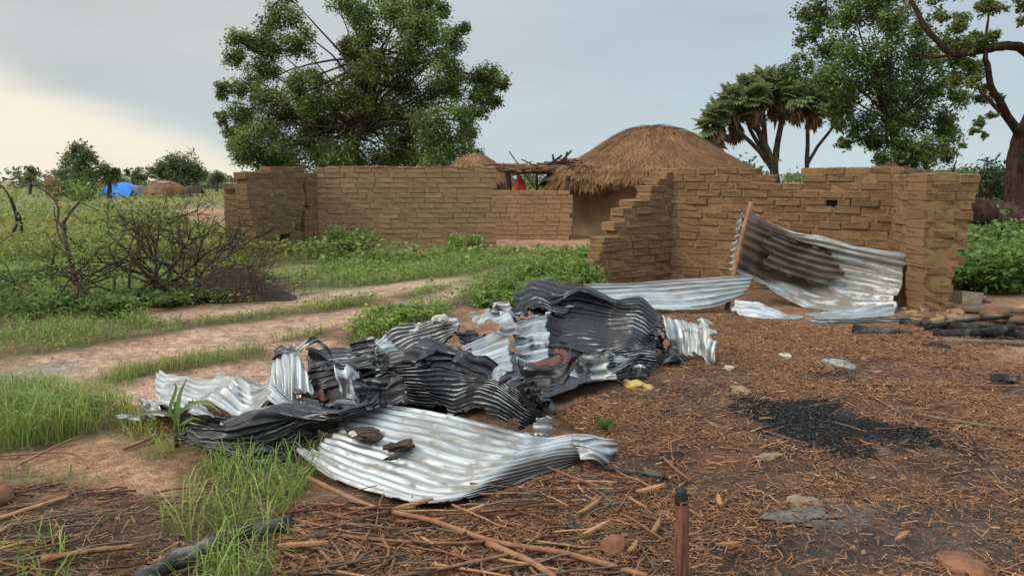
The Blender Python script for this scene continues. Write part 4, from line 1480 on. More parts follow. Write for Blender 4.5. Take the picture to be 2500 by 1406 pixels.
# standing dead sapling: explicit shape
b = gz(215, 735)
YB = b.y
root = thing('dead_sapling', 'leafless crooked sapling rising from the brush heap at left', 'dead tree', b)
for pts, r0, r1 in (([(215, 735), (190, 690), (172, 640), (160, 585), (155, 545)], .05, .04), ([(155, 545), (170, 520), (192, 495)], .035, .02), ([(157, 560), (142, 540), (140, 500), (120, 475), (95, 455), (80, 428)], .032, .010),
                    ([(165, 610), (145, 580), (135, 540), (132, 505)], .025, .012), ([(172, 590), (230, 620), (250, 640)], .025, .012), ([(170, 585), (215, 610), (265, 625), (320, 605)], .022, .008), ([(120, 475), (60, 440), (20, 425)], .012, .004),
                    ([(192, 640), (140, 660), (70, 662)], .022, .006), ([(172, 640), (150, 610), (120, 585), (110, 555)], .02, .006), ([(192, 495), (205, 480), (185, 468)], .012, .005), ([(192, 495), (225, 505), (250, 525)], .01, .004)):
    p = [at(x, y, YB + .15 * i) for i, (x, y) in enumerate(pts)]
    obj('branch', MB().tube(wobble(smooth_path(p, 3), .008), r0 * .62, r1 * .7, 6, .08).mesh('branch', M_bark, True, b), root)
rng = np.random.default_rng(5)
cpos = np.array(at(188, 470, YB + .4))
p = cpos + rng.normal(0, .09, (260, 3)) - np.array(b)
obj('foliage', swarm('foliage', leaf_quads(p, .06, rng), [(0, 1, 2, 3)], mixcol(rng, 260, GD1, GB2), M_leaf), root)

brush('tangled dry thorn branches heaped beside the dark earth mound', gz(390, 720), [((-.6, .1, .5), .8), ((.3, .3, .7), .8), ((.8, .1, .35), .9), ((-.2, -.2, .8), .7), ((.1, .2, .9), .75)], .03, 3, 2, 450, .045, GD1, (.10, .13, .04))
brush('dark thorn twigs spread low over the left verge', gz(270, 745), [((-.8, .1, .3), .7), ((.7, .2, .4), .8), ((0, .2, .8), .7), ((-.3, -.3, .4), .6)], .024, 3, 3, 500, .045, GD1, (.10, .14, .04))
brush('thorny dry bush with sparse leaves behind the brush heap', gz(380, 650), [((-.5, .1, .7), .9), ((.5, .1, .7), .9), ((.1, .2, .9), .9), ((.8, 0, .4), .9)], .026, 3, 4, 600, .05, (.06, .08, .03), (.14, .15, .06))
brush('low leafy thorn twigs nearest the track left of the mound', gz(130, 760), [((-.7, .1, .4), .6), ((.6, .2, .5), .6), ((0, .1, .8), .5)], .018, 3, 6, 700, .045, GD1, GB2)
brush('dark leafless branches low between the thorn heap and the earth mound', gz(470, 715), [((-.8, .1, .4), .8), ((.5, .1, .5), .7), ((0, .2, .6), .7), ((-.4, -.1, .3), .8), ((.8, 0, .25), .7)], .026, 3, 7, 150, .035)
brush('dark leafless branches lying behind the earth mound', gz(520, 660), [((-.8, .1, .3), .9), ((.6, .1, .3), .9), ((.1, .2, .5), .8), ((-.3, 0, .6), .7)], .026, 3, 8, 200, .04)
brush('dense dark twigs packed at the left foot of the thorn heap', gz(330, 728), [((-.8, .1, .3), .7), ((.8, .1, .35), .8), ((0, .2, .5), .6), ((.4, -.1, .3), .7)], .022, 3, 11, 150, .035)
brush('dense dark twigs packed under the middle of the thorn heap', gz(440, 735), [((-.8, .1, .25), .7), ((.8, .1, .3), .7), ((.1, .2, .5), .6), ((-.4, -.1, .3), .6)], .022, 3, 12, 150, .035)
# dark dead stub at the far left
b = gz(30, 600)
root = thing('dead_stub', 'forked blackened dead branch standing at the left edge', 'dead branch', b)
for pts, r0, r1 in (([(15, 610), (28, 575), (40, 548), (40, 525), (32, 500), (24, 482)], .03, .045), ([(52, 572), (52, 545), (42, 520)], .03, .05), ([(28, 490), (5, 455), (-20, 445)], .025, .01)):
    p = [at(x, y, b.y) for x, y in pts]
    obj('branch', MB().tube(wobble(smooth_path(p, 3), .006), r0, r1, 6, .1).mesh('branch', M_charwood, True, b), root)
# green bushes low over the left field
gl = 'low green bushes over the left verge'
rnd = random.Random(77)
for i, (px, py, w, h, lb) in enumerate((
        (60, 772, .7, .22, 'low green bush nearest the track at the left edge'), (150, 757, .6, .22, 'low green bush beside the track just right of the nearest one'), (-30, 740, .8, .3, 'low green bush cut by the left edge beside the track'),
        (20, 700, .8, .26, 'low green bush at the left edge behind the nearest bushes'), (90, 690, .7, .24, 'low green bush left of the crooked sapling foot'), (250, 765, .6, .2, 'low green bush under the thorn twigs by the track'),
        (320, 745, .6, .22, 'low green bush below the tangled thorn branches'), (420, 745, .6, .2, 'low green bush left of the dark earth mound'), (500, 738, .4, .16, 'smallest green bush touching the dark earth mound'),
        (20, 612, .8, .25, 'green bush at the foot of the blackened dead stub'), (300, 600, .9, .28, 'green bush behind the crooked sapling'), (420, 560, 1.0, .3, 'green bush below the bare patch on the left plain'), (250, 558, 1.0, .3, 'green bush on the plain below the blue tarpaulin'))):
    g = gz(px, py)
    shrub(lb, px, g.y, w, h, 700, .055 + .002 * g.y, 100 + i, GD1, (.16, .21, .055), gl, 'low_bush')

# dark earth mound
b = gz(560, 735)
v, f = [], []
nr, na = 12, 40
for i in range(nr + 1):
    t = i / nr
    for k in range(na):
        a = 2 * PI * k / na
        rx, ry = .80 * t, .5 * t
        x, y = rx * math.cos(a), ry * math.sin(a) + .35
        zz = .42 * (1 - t ** 1.6) * (1 - .35 * math.cos(a) * t)
        zz += (fbm(np.array([x * 5]), np.array([y * 5]), 9, 3)[0] - .5) * .10 * (1 - t * .6)
        v.append((x, y, zz - .02))
for i in range(nr):
    for k in range(na):
        f.append((i * na + k, (i + 1) * na + k, (i + 1) * na + (k + 1) % na, i * na + (k + 1) % na))
tag(obj('earth_mound', new_mesh('earth_mound', v, f, M_mound, True), None, b), 'dark purple brown earth mound beside the far rut of the track', 'mound')
rng = np.random.default_rng(9)
n = 900
p = np.stack([rng.normal(0, .45, n), rng.normal(.3, .28, n), np.zeros(n)], 1)
rr2 = np.sqrt((p[:, 0] / .8) ** 2 + ((p[:, 1] - .35) / .5) ** 2)
p[:, 2] = np.where(rr2 < 1, .42 * (1 - np.clip(rr2, 0, 1) ** 1.6) + .03, .03)
V = leaf_quads(p + np.array(b), .09, rng, 0, .3, .12)
tag(obj('brush_litter', swarm('brush_litter', V, [(0, 1, 2, 3)], mixcol(rng, n, (.05, .03, .025), (.15, .09, .06)), M_straw)), 'dry twiggy litter covering the dark earth mound', 'litter', None, 'stuff')

M_twig = earth_mat('purple_brown_twig', (0.055, 0.035, 0.026), (0.11, 0.07, 0.05), 10.0, .6, .01)
for i, (px, py, lb) in enumerate(((510, 700, 'dark brown twig bundle on the left flank of the earth mound'), (555, 690, 'dark brown twig bundle on top of the earth mound'), (600, 715, 'dark brown twig bundle on the right flank of the earth mound'), (540, 725, 'dark brown twig bundle at the front foot of the earth mound'))):
    b = gz(px, py, .1); b.z = 0
    brush(lb, b, [((-.8, .1, .35), .5), ((.8, .1, .3), .55), ((.2, .3, .5), .45), ((-.3, -.2, .4), .45), ((.6, -.2, .25), .5)], .013, 3, 50 + i, 0, .03, GD1, GD2, 'twig_bundle', None, M_twig)
# ------------------------------------------------------------------ metal sheets
def panels(P, t):
    """straight panels between the control lines, so that the sheet kinks there"""
    n = len(P)
    x = np.clip(t, 0, 1) * (n - 1)
    i = np.minimum(x.astype(int), n - 2)
    u = x - i
    u = np.clip((u - .5) * 1.0 + .5, 0, 1)
    u = u.reshape((-1,) + (1,) * (P.ndim - 1))
    return P[i] * (1 - u) + P[i + 1] * u


def catmull(P, t):
    """P (n,...,3) along axis 0 at params t in [0,1]"""
    n = len(P)
    x = np.clip(t, 0, 1) * (n - 1)
    i = np.minimum(x.astype(int), n - 2)
    u = (x - i)
    g = lambda k: P[np.clip(k, 0, n - 1)]
    p0, p1, p2, p3 = g(i - 1), g(i), g(i + 1), g(i + 2)
    sh = (-1,) + (1,) * (P.ndim - 1)
    u = u.reshape(sh)
    return .5 * (2 * p1 + (p2 - p0) * u + (2 * p0 - 5 * p1 + 4 * p2 - p3) * u ** 2 + (3 * p1 - p0 - 3 * p2 + p3) * u ** 3)


SOOT = {}


def metal(key):
    if key not in SOOT:
        soot, rust, dirt, seed = key
        SOOT[key] = metal_mat('roofing_metal', soot, rust, dirt, seed=seed)
    return SOOT[key]


def sheet(label, rows, waves, key, crumple=.02, rag=.03, amp=.013, seed=0, axis_='u', fold=3.0, fine=.017, group='burnt roofing sheets', name='roofing_sheet', stain_shade=None, folds=None, smooth=False, tear=None):
    """rows of control points; ridges run along u (within a row) or v"""
    P = np.array([[pt(p)[:] for p in r] for r in rows])           # (nv, nu, 3)
    if axis_ == 'v':
        P = P.transpose(1, 0, 2)
    lu = np.linalg.norm(np.diff(P, axis=1), axis=2).sum(1).mean()
    lv = np.linalg.norm(np.diff(P, axis=0), axis=2).sum(0).mean()
    if waves is None:
        waves = max(2, round(lv / .076))
    nu = max(12, min(150, int(lu / fine)))
    nv = max(waves * 8, int(lv / fine))
    nv = min(nv, 150)
    u = np.linspace(0, 1, nu); v = np.linspace(0, 1, nv)
    ev = catmull if smooth else panels
    A = catmull(P, v)                                              # (nv, nu_c, 3)
    # ragged ends
    S = np.empty((nv, nu, 3))
    e0 = vnoise(v * waves * .8 + 3, v * 0 + seed, seed) * rag
    e1 = 1 - vnoise(v * waves * .8 + 7, v * 0 + seed + 5, seed + 2) * rag
    for j in range(nv):
        S[j] = ev(A[j], e0[j] + (e1[j] - e0[j]) * u)
    du = np.gradient(S, axis=1); dv = np.gradient(S, axis=0)
    nrm = np.cross(du, dv); nrm /= np.linalg.norm(nrm, axis=2)[..., None] + 1e-9
    if nrm[..., 2].mean() < 0: nrm = -nrm
    UU, VV = np.meshgrid(u * lu, v * lv)
    ph = 2 * PI * waves * (VV / lv) + .5 * (vnoise(UU * 2, VV * 2, seed + 4) - .5)
    fl = vnoise(UU * fold * .8, VV * fold * 1.2, seed + 8)
    am = amp * (1 - np.clip(crumple * 12, 0, .8) * np.clip(fl * 2 - .7, 0, 1))
    cor = np.sin(ph) * am
    rg = np.random.default_rng(seed * 13 + 5)
    ca_, sa_ = math.cos(seed * 1.7), math.sin(seed * 1.7)
    U2, V2 = UU * ca_ - VV * sa_ + 20, UU * sa_ + VV * ca_ + 20
    wx = .10 * vnoise(UU * 3, VV * 3, seed + 41)
    dis = cor + crumple * ((tri(U2 * fold * 1.1 + wx, V2 * fold * 1.1, seed + 11) - .5) * 3.4 + (tri(U2 * fold * 3.4, V2 * fold * 3.4 + wx, seed + 13) - .5) * .42)
    K = folds if folds is not None else int(3 + crumple * 150)
    for k in range(K):                                             # straight sharp creases
        th = rg.uniform(0, PI) if rg.random() < .6 else rg.normal(PI * .02, .25)
        x0, y0 = rg.uniform(0, lu), rg.uniform(0, lv)
        dd = (UU - x0) * math.cos(th) + (VV - y0) * math.sin(th)
        wd = rg.uniform(.10, .32)
        dis = dis + crumple * rg.uniform(1.2, 5.0) * rg.choice((-1, 1)) * (np.minimum(np.abs(dd), wd) - wd * .6) * 3.0
    S = S + nrm * dis[..., None]
    # sideways shove where it is crushed
    S[..., 0] += (vnoise(UU * fold * 1.3, VV * fold * 1.3, seed + 21) - .5) * crumple * 1.2
    S[..., 1] += (vnoise(UU * fold * 1.3, VV * fold * 1.3, seed + 23) - .5) * crumple * 1.2
    S[..., 2] = np.maximum(S[..., 2], hz(S[..., 0], S[..., 1]) + .008)
    base = S.reshape(-1, 3).mean(0); base[2] = 0
    V = S.reshape(-1, 3) - base
    idx = np.arange(nv * nu).reshape(nv, nu)
    q = np.stack([idx[:-1, :-1], idx[:-1, 1:], idx[1:, 1:], idx[1:, :-1]], -1).reshape(-1, 4)
    tr = (min(.10, .10 + crumple) if crumple > .015 else .05) if tear is None else tear
    edge = np.minimum(np.minimum(UU, lu - UU), np.minimum(VV, lv - VV))
    tn = tri(UU * 11 + 5, VV * 11 + seed, seed + 51) * .7 + tri(UU * 27, VV * 27 + seed, seed + 53) * .3
    cut = (edge < tr * np.clip(tn - .40, 0, 1) * 2.2)
    if crumple > .018:
        cut |= tri(UU * 8 + seed, VV * 8, seed + 57) * .75 + tri(UU * 25, VV * 25, seed + 59) * .25 > .93
    cut = cut[:-1, :-1].ravel()
    if cut.mean() < .5:
        q = q[~cut]
    me = bpy.data.meshes.new(name)
    me.vertices.add(len(V)); me.vertices.foreach_set('co', V.astype(np.float32).ravel())
    me.loops.add(q.size); me.loops.foreach_set('vertex_index', q.astype(np.int32).ravel())
    me.polygons.add(len(q)); me.polygons.foreach_set('loop_start', (np.arange(len(q)) * 4).astype(np.int32))
    me.update(calc_edges=True)
    me.polygons.foreach_set('use_smooth', np.ones(len(q), bool))
    ra = me.attributes.new('ridge', 'FLOAT', 'POINT'); ra.data.foreach_set('value', ((np.sin(ph) + 1) / 2).astype(np.float32).ravel())
    uva = me.attributes.new('suv', 'FLOAT_VECTOR', 'POINT'); uva.data.foreach_set('vector', np.stack([UU, VV, UU * 0 + seed * 3.7], -1).astype(np.float32).ravel())
    sa = me.attributes.new('stain_shade', 'FLOAT', 'POINT')
    sv = np.zeros_like(UU) if stain_shade is None else stain_shade(UU / lu, VV / lv)
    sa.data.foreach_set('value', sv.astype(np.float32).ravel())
    me.materials.append(metal(key))
    o = obj(name, me, None, base)
    sm = o.modifiers.new('thickness', 'SOLIDIFY'); sm.thickness = .0015; sm.offset = 0
    return tag(o, label, 'roofing sheet', group)


CLEAN = (.08, .08, .36, 0.0)
FRONT = (.03, .10, .48, 0.0)
CLEAN2 = (.25, .12, .42, 3.0)
BLACK = (1.0, .0, .1, 1.0)
BLACK2 = (.93, .05, .2, 2.0)
MIX = (.55, .12, .2, 4.0)
RUSTY = (.20, .85, .4, 5.0)
BROWN = (.55, .40, .4, 6.0)
DULL = (.10, .12, .45, 7.0)


def lean_stain_shade(u, v):  # brown staining plus shade and dark reflection, painted on the left part
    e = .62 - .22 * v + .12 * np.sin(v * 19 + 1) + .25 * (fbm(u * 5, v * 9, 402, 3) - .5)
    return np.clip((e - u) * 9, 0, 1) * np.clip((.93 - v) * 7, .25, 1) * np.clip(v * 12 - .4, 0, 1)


def front_stain_shade(u, v):
    edge = .45 * np.clip((.12 - v) * 12, 0, 1) * np.clip(.4 + 1.2 * (fbm(u * 6, v * 4, 405, 3) - .3), 0, 1)
    under = np.clip((u - .60 - .06 * v) * 14, 0, 1) * np.clip((.56 - v) * 7, 0, 1) * .75  # underside dirt plus dark ground reflection, painted on the bent-down part
    return np.maximum(edge, under)


# front pale sheet, bent down along its right side
sheet('large pale grey roofing sheet lying nearest the camera with its right side bent down', [
    [(705, 1100, .09), (790, 1162, .04), (900, 1197, .03), (1020, 1228, .03), (1105, 1223, .04), (1185, 1206, .01), (1280, 1178, .0), (1420, 1127, .0)],
    [(795, 1062, .12), (885, 1088, .10), (1000, 1112, .09), (1120, 1140, .08), (1215, 1142, .09), (1290, 1130, .07), (1365, 1118, .05), (1465, 1103, .04)],
    [(915, 995, .20), (1030, 1003, .19), (1130, 1022, .17), (1220, 1042, .14), (1290, 1060, .13), (1350, 1060, .12), (1420, 1062, .12), (1508, 1078, .10)]],
    14, FRONT, .009, .04, .009, 1, stain_shade=front_stain_shade, folds=4, smooth=True)
sheet('small bent grey flap at the right tip of the pale front sheet', [
    [(1390, 1068, .14), (1440, 1066, .15), (1500, 1075, .12)], [(1400, 1095, .08), (1450, 1098, .08), (1505, 1092, .08)], [(1400, 1135, .02), (1440, 1128, .02), (1480, 1110, .02)]], 4, CLEAN2, .03, .1, .010, 2)
# middle black sheet
sheet('long black burnt sheet right behind the pale front sheet', [
    [(915, 897, .42), (1010, 893, .45), (1110, 890, .42), (1230, 928, .38), (1310, 980, .3), (1350, 1015, .22)],
    [(935, 940, .32), (1030, 945, .34), (1130, 945, .33), (1220, 970, .3), (1300, 1010, .24), (1345, 1035, .18)],
    [(965, 988, .2), (1050, 1002, .2), (1140, 1020, .2), (1210, 1038, .18), (1270, 1050, .16), (1335, 1055, .12)]],
    13, BLACK2, .022, .05, .011, 3)
sheet('small white end of sheet at the right tip of the long black sheet', [
    [(1300, 1015, .24), (1330, 1010, .24), (1350, 1015, .23)], [(1300, 1035, .18), (1328, 1040, .17), (1348, 1040, .16)], [(1305, 1060, .12), (1325, 1062, .12), (1335, 1065, .11)]], 2, CLEAN, .012, .1, .006, 4)
# left folded black bundle
sheet('black folded sheet bulging along the left front of the heap', [
    [(440, 992, .17), (560, 1000, .20), (700, 983, .25), (830, 965, .28), (955, 955, .30)],
    [(440, 1030, .19), (560, 1030, .23), (700, 1010, .27), (830, 998, .30), (950, 972, .30)],
    [(432, 1060, .12), (560, 1068, .14), (700, 1050, .18), (830, 1030, .22), (925, 995, .24)],
    [(440, 1095, .02), (560, 1108, .01), (700, 1092, .04), (820, 1065, .08), (905, 1015, .18)]],
    9, BLACK2, .028, .05, .013, 5)
sheet('black crumpled sheet tucked under the left bundle', [
    [(430, 1040, .12), (560, 1060, .12), (680, 1070, .10), (800, 1060, .12)], [(425, 1085, .03), (540, 1112, .0), (660, 1108, .0), (780, 1085, .02)]], 5, BLACK, .035, .1, .01, 6)
# left silver sheet
sheet('bright silver sheet at the left end of the heap', [
    [(378, 905, .16), (470, 908, .2), (560, 925, .22), (650, 955, .24), (750, 975, .26)],
    [(355, 950, .13), (450, 955, .17), (550, 970, .20), (640, 985, .22), (735, 988, .25)],
    [(335, 1000, .10), (430, 1005, .15), (540, 1008, .18), (640, 1006, .22), (720, 1000, .25)]],
    8, CLEAN2, .03, .08, .014, 7)
sheet('torn white scrap at the far left tip of the heap', [
    [(328, 970, .08), (375, 968, .12), (440, 962, .16)], [(340, 1000, .06), (385, 998, .09), (440, 1000, .14)], [(365, 1018, .03), (395, 1022, .05), (435, 1020, .10)]], 3, CLEAN, .03, .25, .006, 8)
sheet('thin white sliver of sheet lying on the grass at far left', [
    [(278, 1018, .04), (310, 1014, .05), (345, 1012, .05)], [(282, 1024, .03), (312, 1026, .03), (348, 1026, .03)]], 2, CLEAN, .008, .2, .003, 9)
sheet('grey crumpled flap over the left end of the black bundle', [
    [(450, 985, .22), (480, 980, .24), (530, 985, .24)], [(448, 1010, .20), (490, 1010, .23), (545, 1012, .23)], [(460, 1035, .18), (500, 1038, .20), (550, 1030, .22)]], 4, MIX, .03, .15, .01, 10)
# crumpled pieces left of centre
sheet('small twisted piece sticking up from the heap left of centre', [
    [(672, 828, 5.5), (704, 826, 5.5), (735, 828, 5.55)], [(685, 850, 5.45), (708, 850, 5.4), (730, 848, 5.5)], [(692, 872, 5.4), (710, 875, 5.35), (728, 868, 5.45)], [(678, 892, 5.4), (708, 890, 5.3), (752, 888, 5.4)]],
    4, (.66, .1, .2, 21.0), .028, .12, .009, 11, 'v')
sheet('silver fan of creased metal below the twisted upright piece', [
    [(665, 895, 5.4), (705, 880, 5.35), (745, 885, 5.35)], [(640, 930, 5.25), (695, 925, 5.15), (760, 925, 5.2)], [(625, 965, 5.1), (690, 980, 4.98), (772, 978, 5.0)]],
    7, (.42, .12, .1, 8.0), .024, .05, .014, 12, 'v', 4.0)
sheet('black hollow fold between the fan and the crumpled lump', [
    [(735, 880, 5.6), (800, 890, 5.65), (870, 895, 5.6)], [(760, 930, 5.4), (820, 930, 5.5), (880, 935, 5.4)], [(765, 985, 5.1), (830, 980, 5.1), (900, 985, 5.1)]], 5, BLACK, .04, .1, .012, 13)
sheet('crumpled black and silver lump in the middle of the left heap', [
    [(828, 905, 5.2), (868, 897, 5.2), (920, 928, 5.15), (965, 935, 5.15)], [(812, 950, 5.0), (870, 945, 4.95), (920, 955, 4.95), (968, 960, 5.0)], [(818, 985, 4.85), (880, 992, 4.75), (930, 995, 4.8), (955, 985, 4.85)]],
    6, (.56, .05, .1, 9.0), .036, .1, .012, 14, 'v', 5.0)
sheet('reddish scorched scrap among the silver fan pieces', [
    [(700, 955, 5.0), (740, 945, 5.0), (775, 950, 5.0)], [(705, 985, 4.9), (745, 985, 4.88), (780, 985, 4.9)]], 4, RUSTY, .03, .1, .008, 15, 'v')
# brown black arching sheet
sheet('arched brown and black sheet at the back left of the heap', [
    [(880, 850, 6.1), (955, 803, 6.3), (1040, 786, 6.3), (1128, 786, 6.3)], [(890, 868, 5.95), (965, 835, 6.1), (1060, 812, 6.1), (1130, 800, 6.1)], [(930, 890, 5.8), (1000, 870, 5.85), (1075, 850, 5.9), (1118, 830, 5.9)]],
    9, BROWN, .014, .04, .012, 16)
sheet('flat dark brown sheet left of the arched sheet', [
    [(740, 868, 6.1), (800, 850, 6.2), (880, 846, 6.2), (935, 852, 6.1)], [(738, 884, 5.9), (810, 875, 5.95), (890, 870, 5.95), (940, 872, 5.9)], [(742, 904, 5.7), (820, 903, 5.7), (890, 900, 5.7), (945, 893, 5.7)]],
    6, (.75, .30, .3, 10.0), .012, .04, .012, 17)
sheet('black sheet edge below the arched brown sheet', [
    [(920, 888, 5.7), (1000, 880, 5.7), (1080, 862, 5.75), (1140, 850, 5.8)], [(925, 905, 5.5), (1010, 905, 5.5), (1090, 895, 5.5), (1160, 890, 5.5)]], 4, BLACK, .02, .05, .012, 18)
# white triangular piece and neighbours
sheet('clean white ribbed piece leaning in the middle of the heap', [
    [(1120, 848, 5.8), (1185, 815, 6.0), (1252, 782, 6.1)], [(1130, 868, 5.7), (1192, 850, 5.8), (1255, 832, 5.9)], [(1160, 893, 5.55), (1205, 888, 5.6), (1255, 880, 5.7)], [(1190, 908, 5.45), (1225, 915, 5.45), (1258, 918, 5.5)]],
    8, CLEAN, .006, .03, .010, 19)
sheet('narrow grey strip folded behind the white ribbed piece', [
    [(1132, 798, 6.25), (1190, 765, 6.4), (1232, 745, 6.5), (1275, 748, 6.5)], [(1138, 826, 6.1), (1195, 792, 6.2), (1250, 776, 6.3), (1280, 768, 6.4)]], 3, (.2, .2, .5, 11.0), .035, .1, .008, 20)
sheet('striped light and dark facet right of the white ribbed piece', [
    [(1250, 788, 6.1), (1300, 768, 6.3), (1345, 762, 6.4)], [(1254, 840, 5.9), (1298, 835, 6.05), (1338, 842, 6.1)], [(1258, 885, 5.7), (1310, 892, 5.8), (1345, 885, 5.9)]], 6, (.5, .08, .1, 12.0), .012, .05, .014, 21)
# big black mound
sheet('big black burnt sheet forming the crest of the heap', [
    [(1262, 715, 7.3), (1340, 716, 7.4), (1412, 710, 7.4), (1490, 732, 7.4), (1560, 748, 7.4), (1615, 778, 7.2)],
    [(1250, 735, 7.0), (1330, 724, 6.95), (1412, 706, 7.0), (1490, 730, 7.0), (1565, 748, 7.1), (1618, 780, 7.0)],
    [(1280, 765, 6.8), (1340, 752, 6.9), (1410, 748, 6.95), (1490, 762, 6.95), (1570, 788, 6.85), (1612, 812, 6.8)],
    [(1298, 812, 6.55), (1350, 807, 6.6), (1420, 807, 6.65), (1500, 817, 6.65), (1570, 832, 6.6), (1606, 842, 6.6)],
    [(1285, 872, 6.3), (1350, 880, 6.3), (1430, 882, 6.35), (1500, 870, 6.4), (1560, 856, 6.4), (1606, 874, 6.4)]],
    22, BLACK, .026, .04, .010, 22, 'u', 2.5)
sheet('black ribbed sheet running along the crest towards the track', [
    [(1250, 712, 7.2), (1300, 706, 7.35), (1360, 704, 7.4), (1425, 698, 7.4)], [(1240, 738, 6.95), (1295, 730, 7.05), (1350, 728, 7.1), (1415, 722, 7.15)], [(1250, 762, 6.75), (1300, 756, 6.8), (1350, 750, 6.85), (1400, 748, 6.9)]],
    9, BLACK2, .024, .10, .012, 23)
sheet('rust red torn scrap folded at the centre of the heap', [
    [(1256, 882, 5.65), (1315, 862, 5.75), (1370, 850, 5.85), (1392, 860, 5.9)], [(1258, 900, 5.55), (1318, 884, 5.65), (1378, 872, 5.75), (1394, 878, 5.8)], [(1265, 915, 5.5), (1320, 908, 5.55), (1375, 898, 5.65), (1390, 892, 5.7)]],
    6, (.15, .95, .4, 13.0), .018, .08, .012, 24, 'v')
sheet('black crushed folds under the rust red scrap', [
    [(1250, 900, 5.6), (1300, 905, 5.6), (1355, 895, 5.7)], [(1265, 940, 5.35), (1310, 945, 5.35), (1350, 940, 5.45)], [(1285, 975, 5.1), (1320, 995, 4.95), (1350, 1005, 4.95)]], 5, BLACK2, .05, .1, .012, 25, 'v')
sheet('grey streaked sheet at the right front of the black crest', [
    [(1405, 885, 6.25), (1480, 860, 6.35), (1560, 840, 6.45), (1612, 846, 6.45)], [(1388, 922, 6.1), (1470, 900, 6.15), (1560, 880, 6.25), (1608, 880, 6.3)], [(1372, 960, 5.9), (1450, 946, 5.97), (1530, 928, 6.1), (1602, 915, 6.2)]],
    12, (.62, .05, .35, 14.0), .022, .08, .012, 26)
sheet('black leaning scrap at the lower left of the streaked sheet', [
    [(1345, 900, 5.9), (1380, 900, 6.0), (1415, 890, 6.1)], [(1350, 960, 5.7), (1375, 955, 5.8), (1400, 945, 5.9)]], 4, BLACK2, .03, .1, .012, 27, 'v')
# silver crumpled tail on the right
sheet('crumpled silver sheet drooping at the right end of the heap', [
    [(1615, 766, 6.9), (1655, 757, 6.95), (1695, 770, 6.9), (1722, 800, 6.8)], [(1622, 790, 6.8), (1662, 788, 6.8), (1705, 806, 6.75), (1738, 848, 6.65)], [(1635, 814, 6.7), (1672, 816, 6.7), (1712, 840, 6.65), (1749, 886, 6.5)], [(1652, 836, 6.62), (1684, 846, 6.6), (1714, 872, 6.55), (1738, 905, 6.46)]],
    7, (.40, .03, .1, 15.0), .030, .08, .013, 28, 'v', 5.0, folds=9)
sheet('black sheet standing in for the shaded hollow under the drooping silver tail', [
    [(1595, 790, 7.05), (1640, 790, 7.1), (1700, 810, 7.05), (1735, 850, 6.9)], [(1600, 850, 6.8), (1650, 850, 6.85), (1700, 860, 6.8), (1735, 880, 6.75)], [(1600, 905, 6.55), (1650, 905, 6.6), (1700, 905, 6.6), (1740, 905, 6.55)]], 6, BLACK, .03, .05, .012, 29)  # black sheet added to give the shade inside the hollow
# filler bottom sheets (black, flattened) under the pile
sheet('flattened black sheet underneath the middle of the heap', [
    [(760, 900, .02), (950, 880, .02), (1150, 860, .02), (1400, 850, .02), (1620, 850, .02)], [(740, 960, .03), (950, 940, .05), (1150, 930, .05), (1400, 900, .03), (1620, 880, .02)], [(760, 1010, .03), (950, 1010, .05), (1150, 1000, .05), (1340, 990, .02), (1560, 925, .01)]], 12, BLACK, .03, .05, .012, 30)
# flat blue grey sheet behind
sheet('long flat blue grey sheet lying before the stepped wall', [
    [(1412, 697, 9.75), (1560, 690, 9.75), (1700, 683, 9.7), (1838, 674, 9.7)], [(1470, 722, 9.6), (1600, 716, 9.6), (1715, 710, 9.55), (1832, 698, 9.6)], [(1540, 756, 9.28), (1640, 757, 9.28), (1740, 750, 9.35), (1815, 722, 9.5)]],
    6, (.02, .03, .15, 16.0), .004, .03, .018, 31, smooth=True, tear=.02)
# big leaning sheet
sheet('large curled sheet, brown staining and shade painted in, leaning in the ruined house', [
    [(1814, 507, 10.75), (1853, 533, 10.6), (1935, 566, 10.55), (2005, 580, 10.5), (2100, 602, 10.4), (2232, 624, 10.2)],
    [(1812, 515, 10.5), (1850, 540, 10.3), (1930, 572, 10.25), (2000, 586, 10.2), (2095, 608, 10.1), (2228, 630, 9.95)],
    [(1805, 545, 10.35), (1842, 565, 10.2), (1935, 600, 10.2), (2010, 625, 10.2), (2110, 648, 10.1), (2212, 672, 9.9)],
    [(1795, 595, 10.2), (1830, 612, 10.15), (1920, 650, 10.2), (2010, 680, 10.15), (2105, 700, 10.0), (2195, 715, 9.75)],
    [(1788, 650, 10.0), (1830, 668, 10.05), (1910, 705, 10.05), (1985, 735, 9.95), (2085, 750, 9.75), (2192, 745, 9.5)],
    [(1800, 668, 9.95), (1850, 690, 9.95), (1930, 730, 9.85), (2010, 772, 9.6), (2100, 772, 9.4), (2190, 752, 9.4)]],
    11, (.05, .12, .62, 17.0), .014, .05, .023, 32, stain_shade=lean_stain_shade, smooth=True)
sheet('pale curled lip along the foot of the leaning sheet', [
    [(1960, 778, 9.3), (2040, 768, 9.35), (2110, 748, 9.4), (2195, 738, 9.4)], [(1965, 792, 9.1), (2050, 786, 9.15), (2130, 768, 9.2), (2198, 755, 9.3)], [(1985, 805, 8.95), (2060, 804, 8.95), (2130, 790, 9.0), (2195, 775, 9.1)]],
    4, (.30, .08, .3, 18.0), .016, .06, .020, 33, tear=.03)
sheet('light ribbed strip lying left of the leaning sheet foot', [
    [(1780, 732, 9.5), (1850, 748, 9.4), (1915, 768, 9.25), (1970, 775, 9.2)], [(1782, 752, 9.3), (1850, 765, 9.2), (1910, 780, 9.1), (1965, 785, 9.05)], [(1795, 770, 9.1), (1850, 782, 9.0), (1900, 790, 8.95), (1950, 792, 8.95)]],
    4, (.12, .12, .35, 19.0), .016, .06, .020, 34, tear=.03)
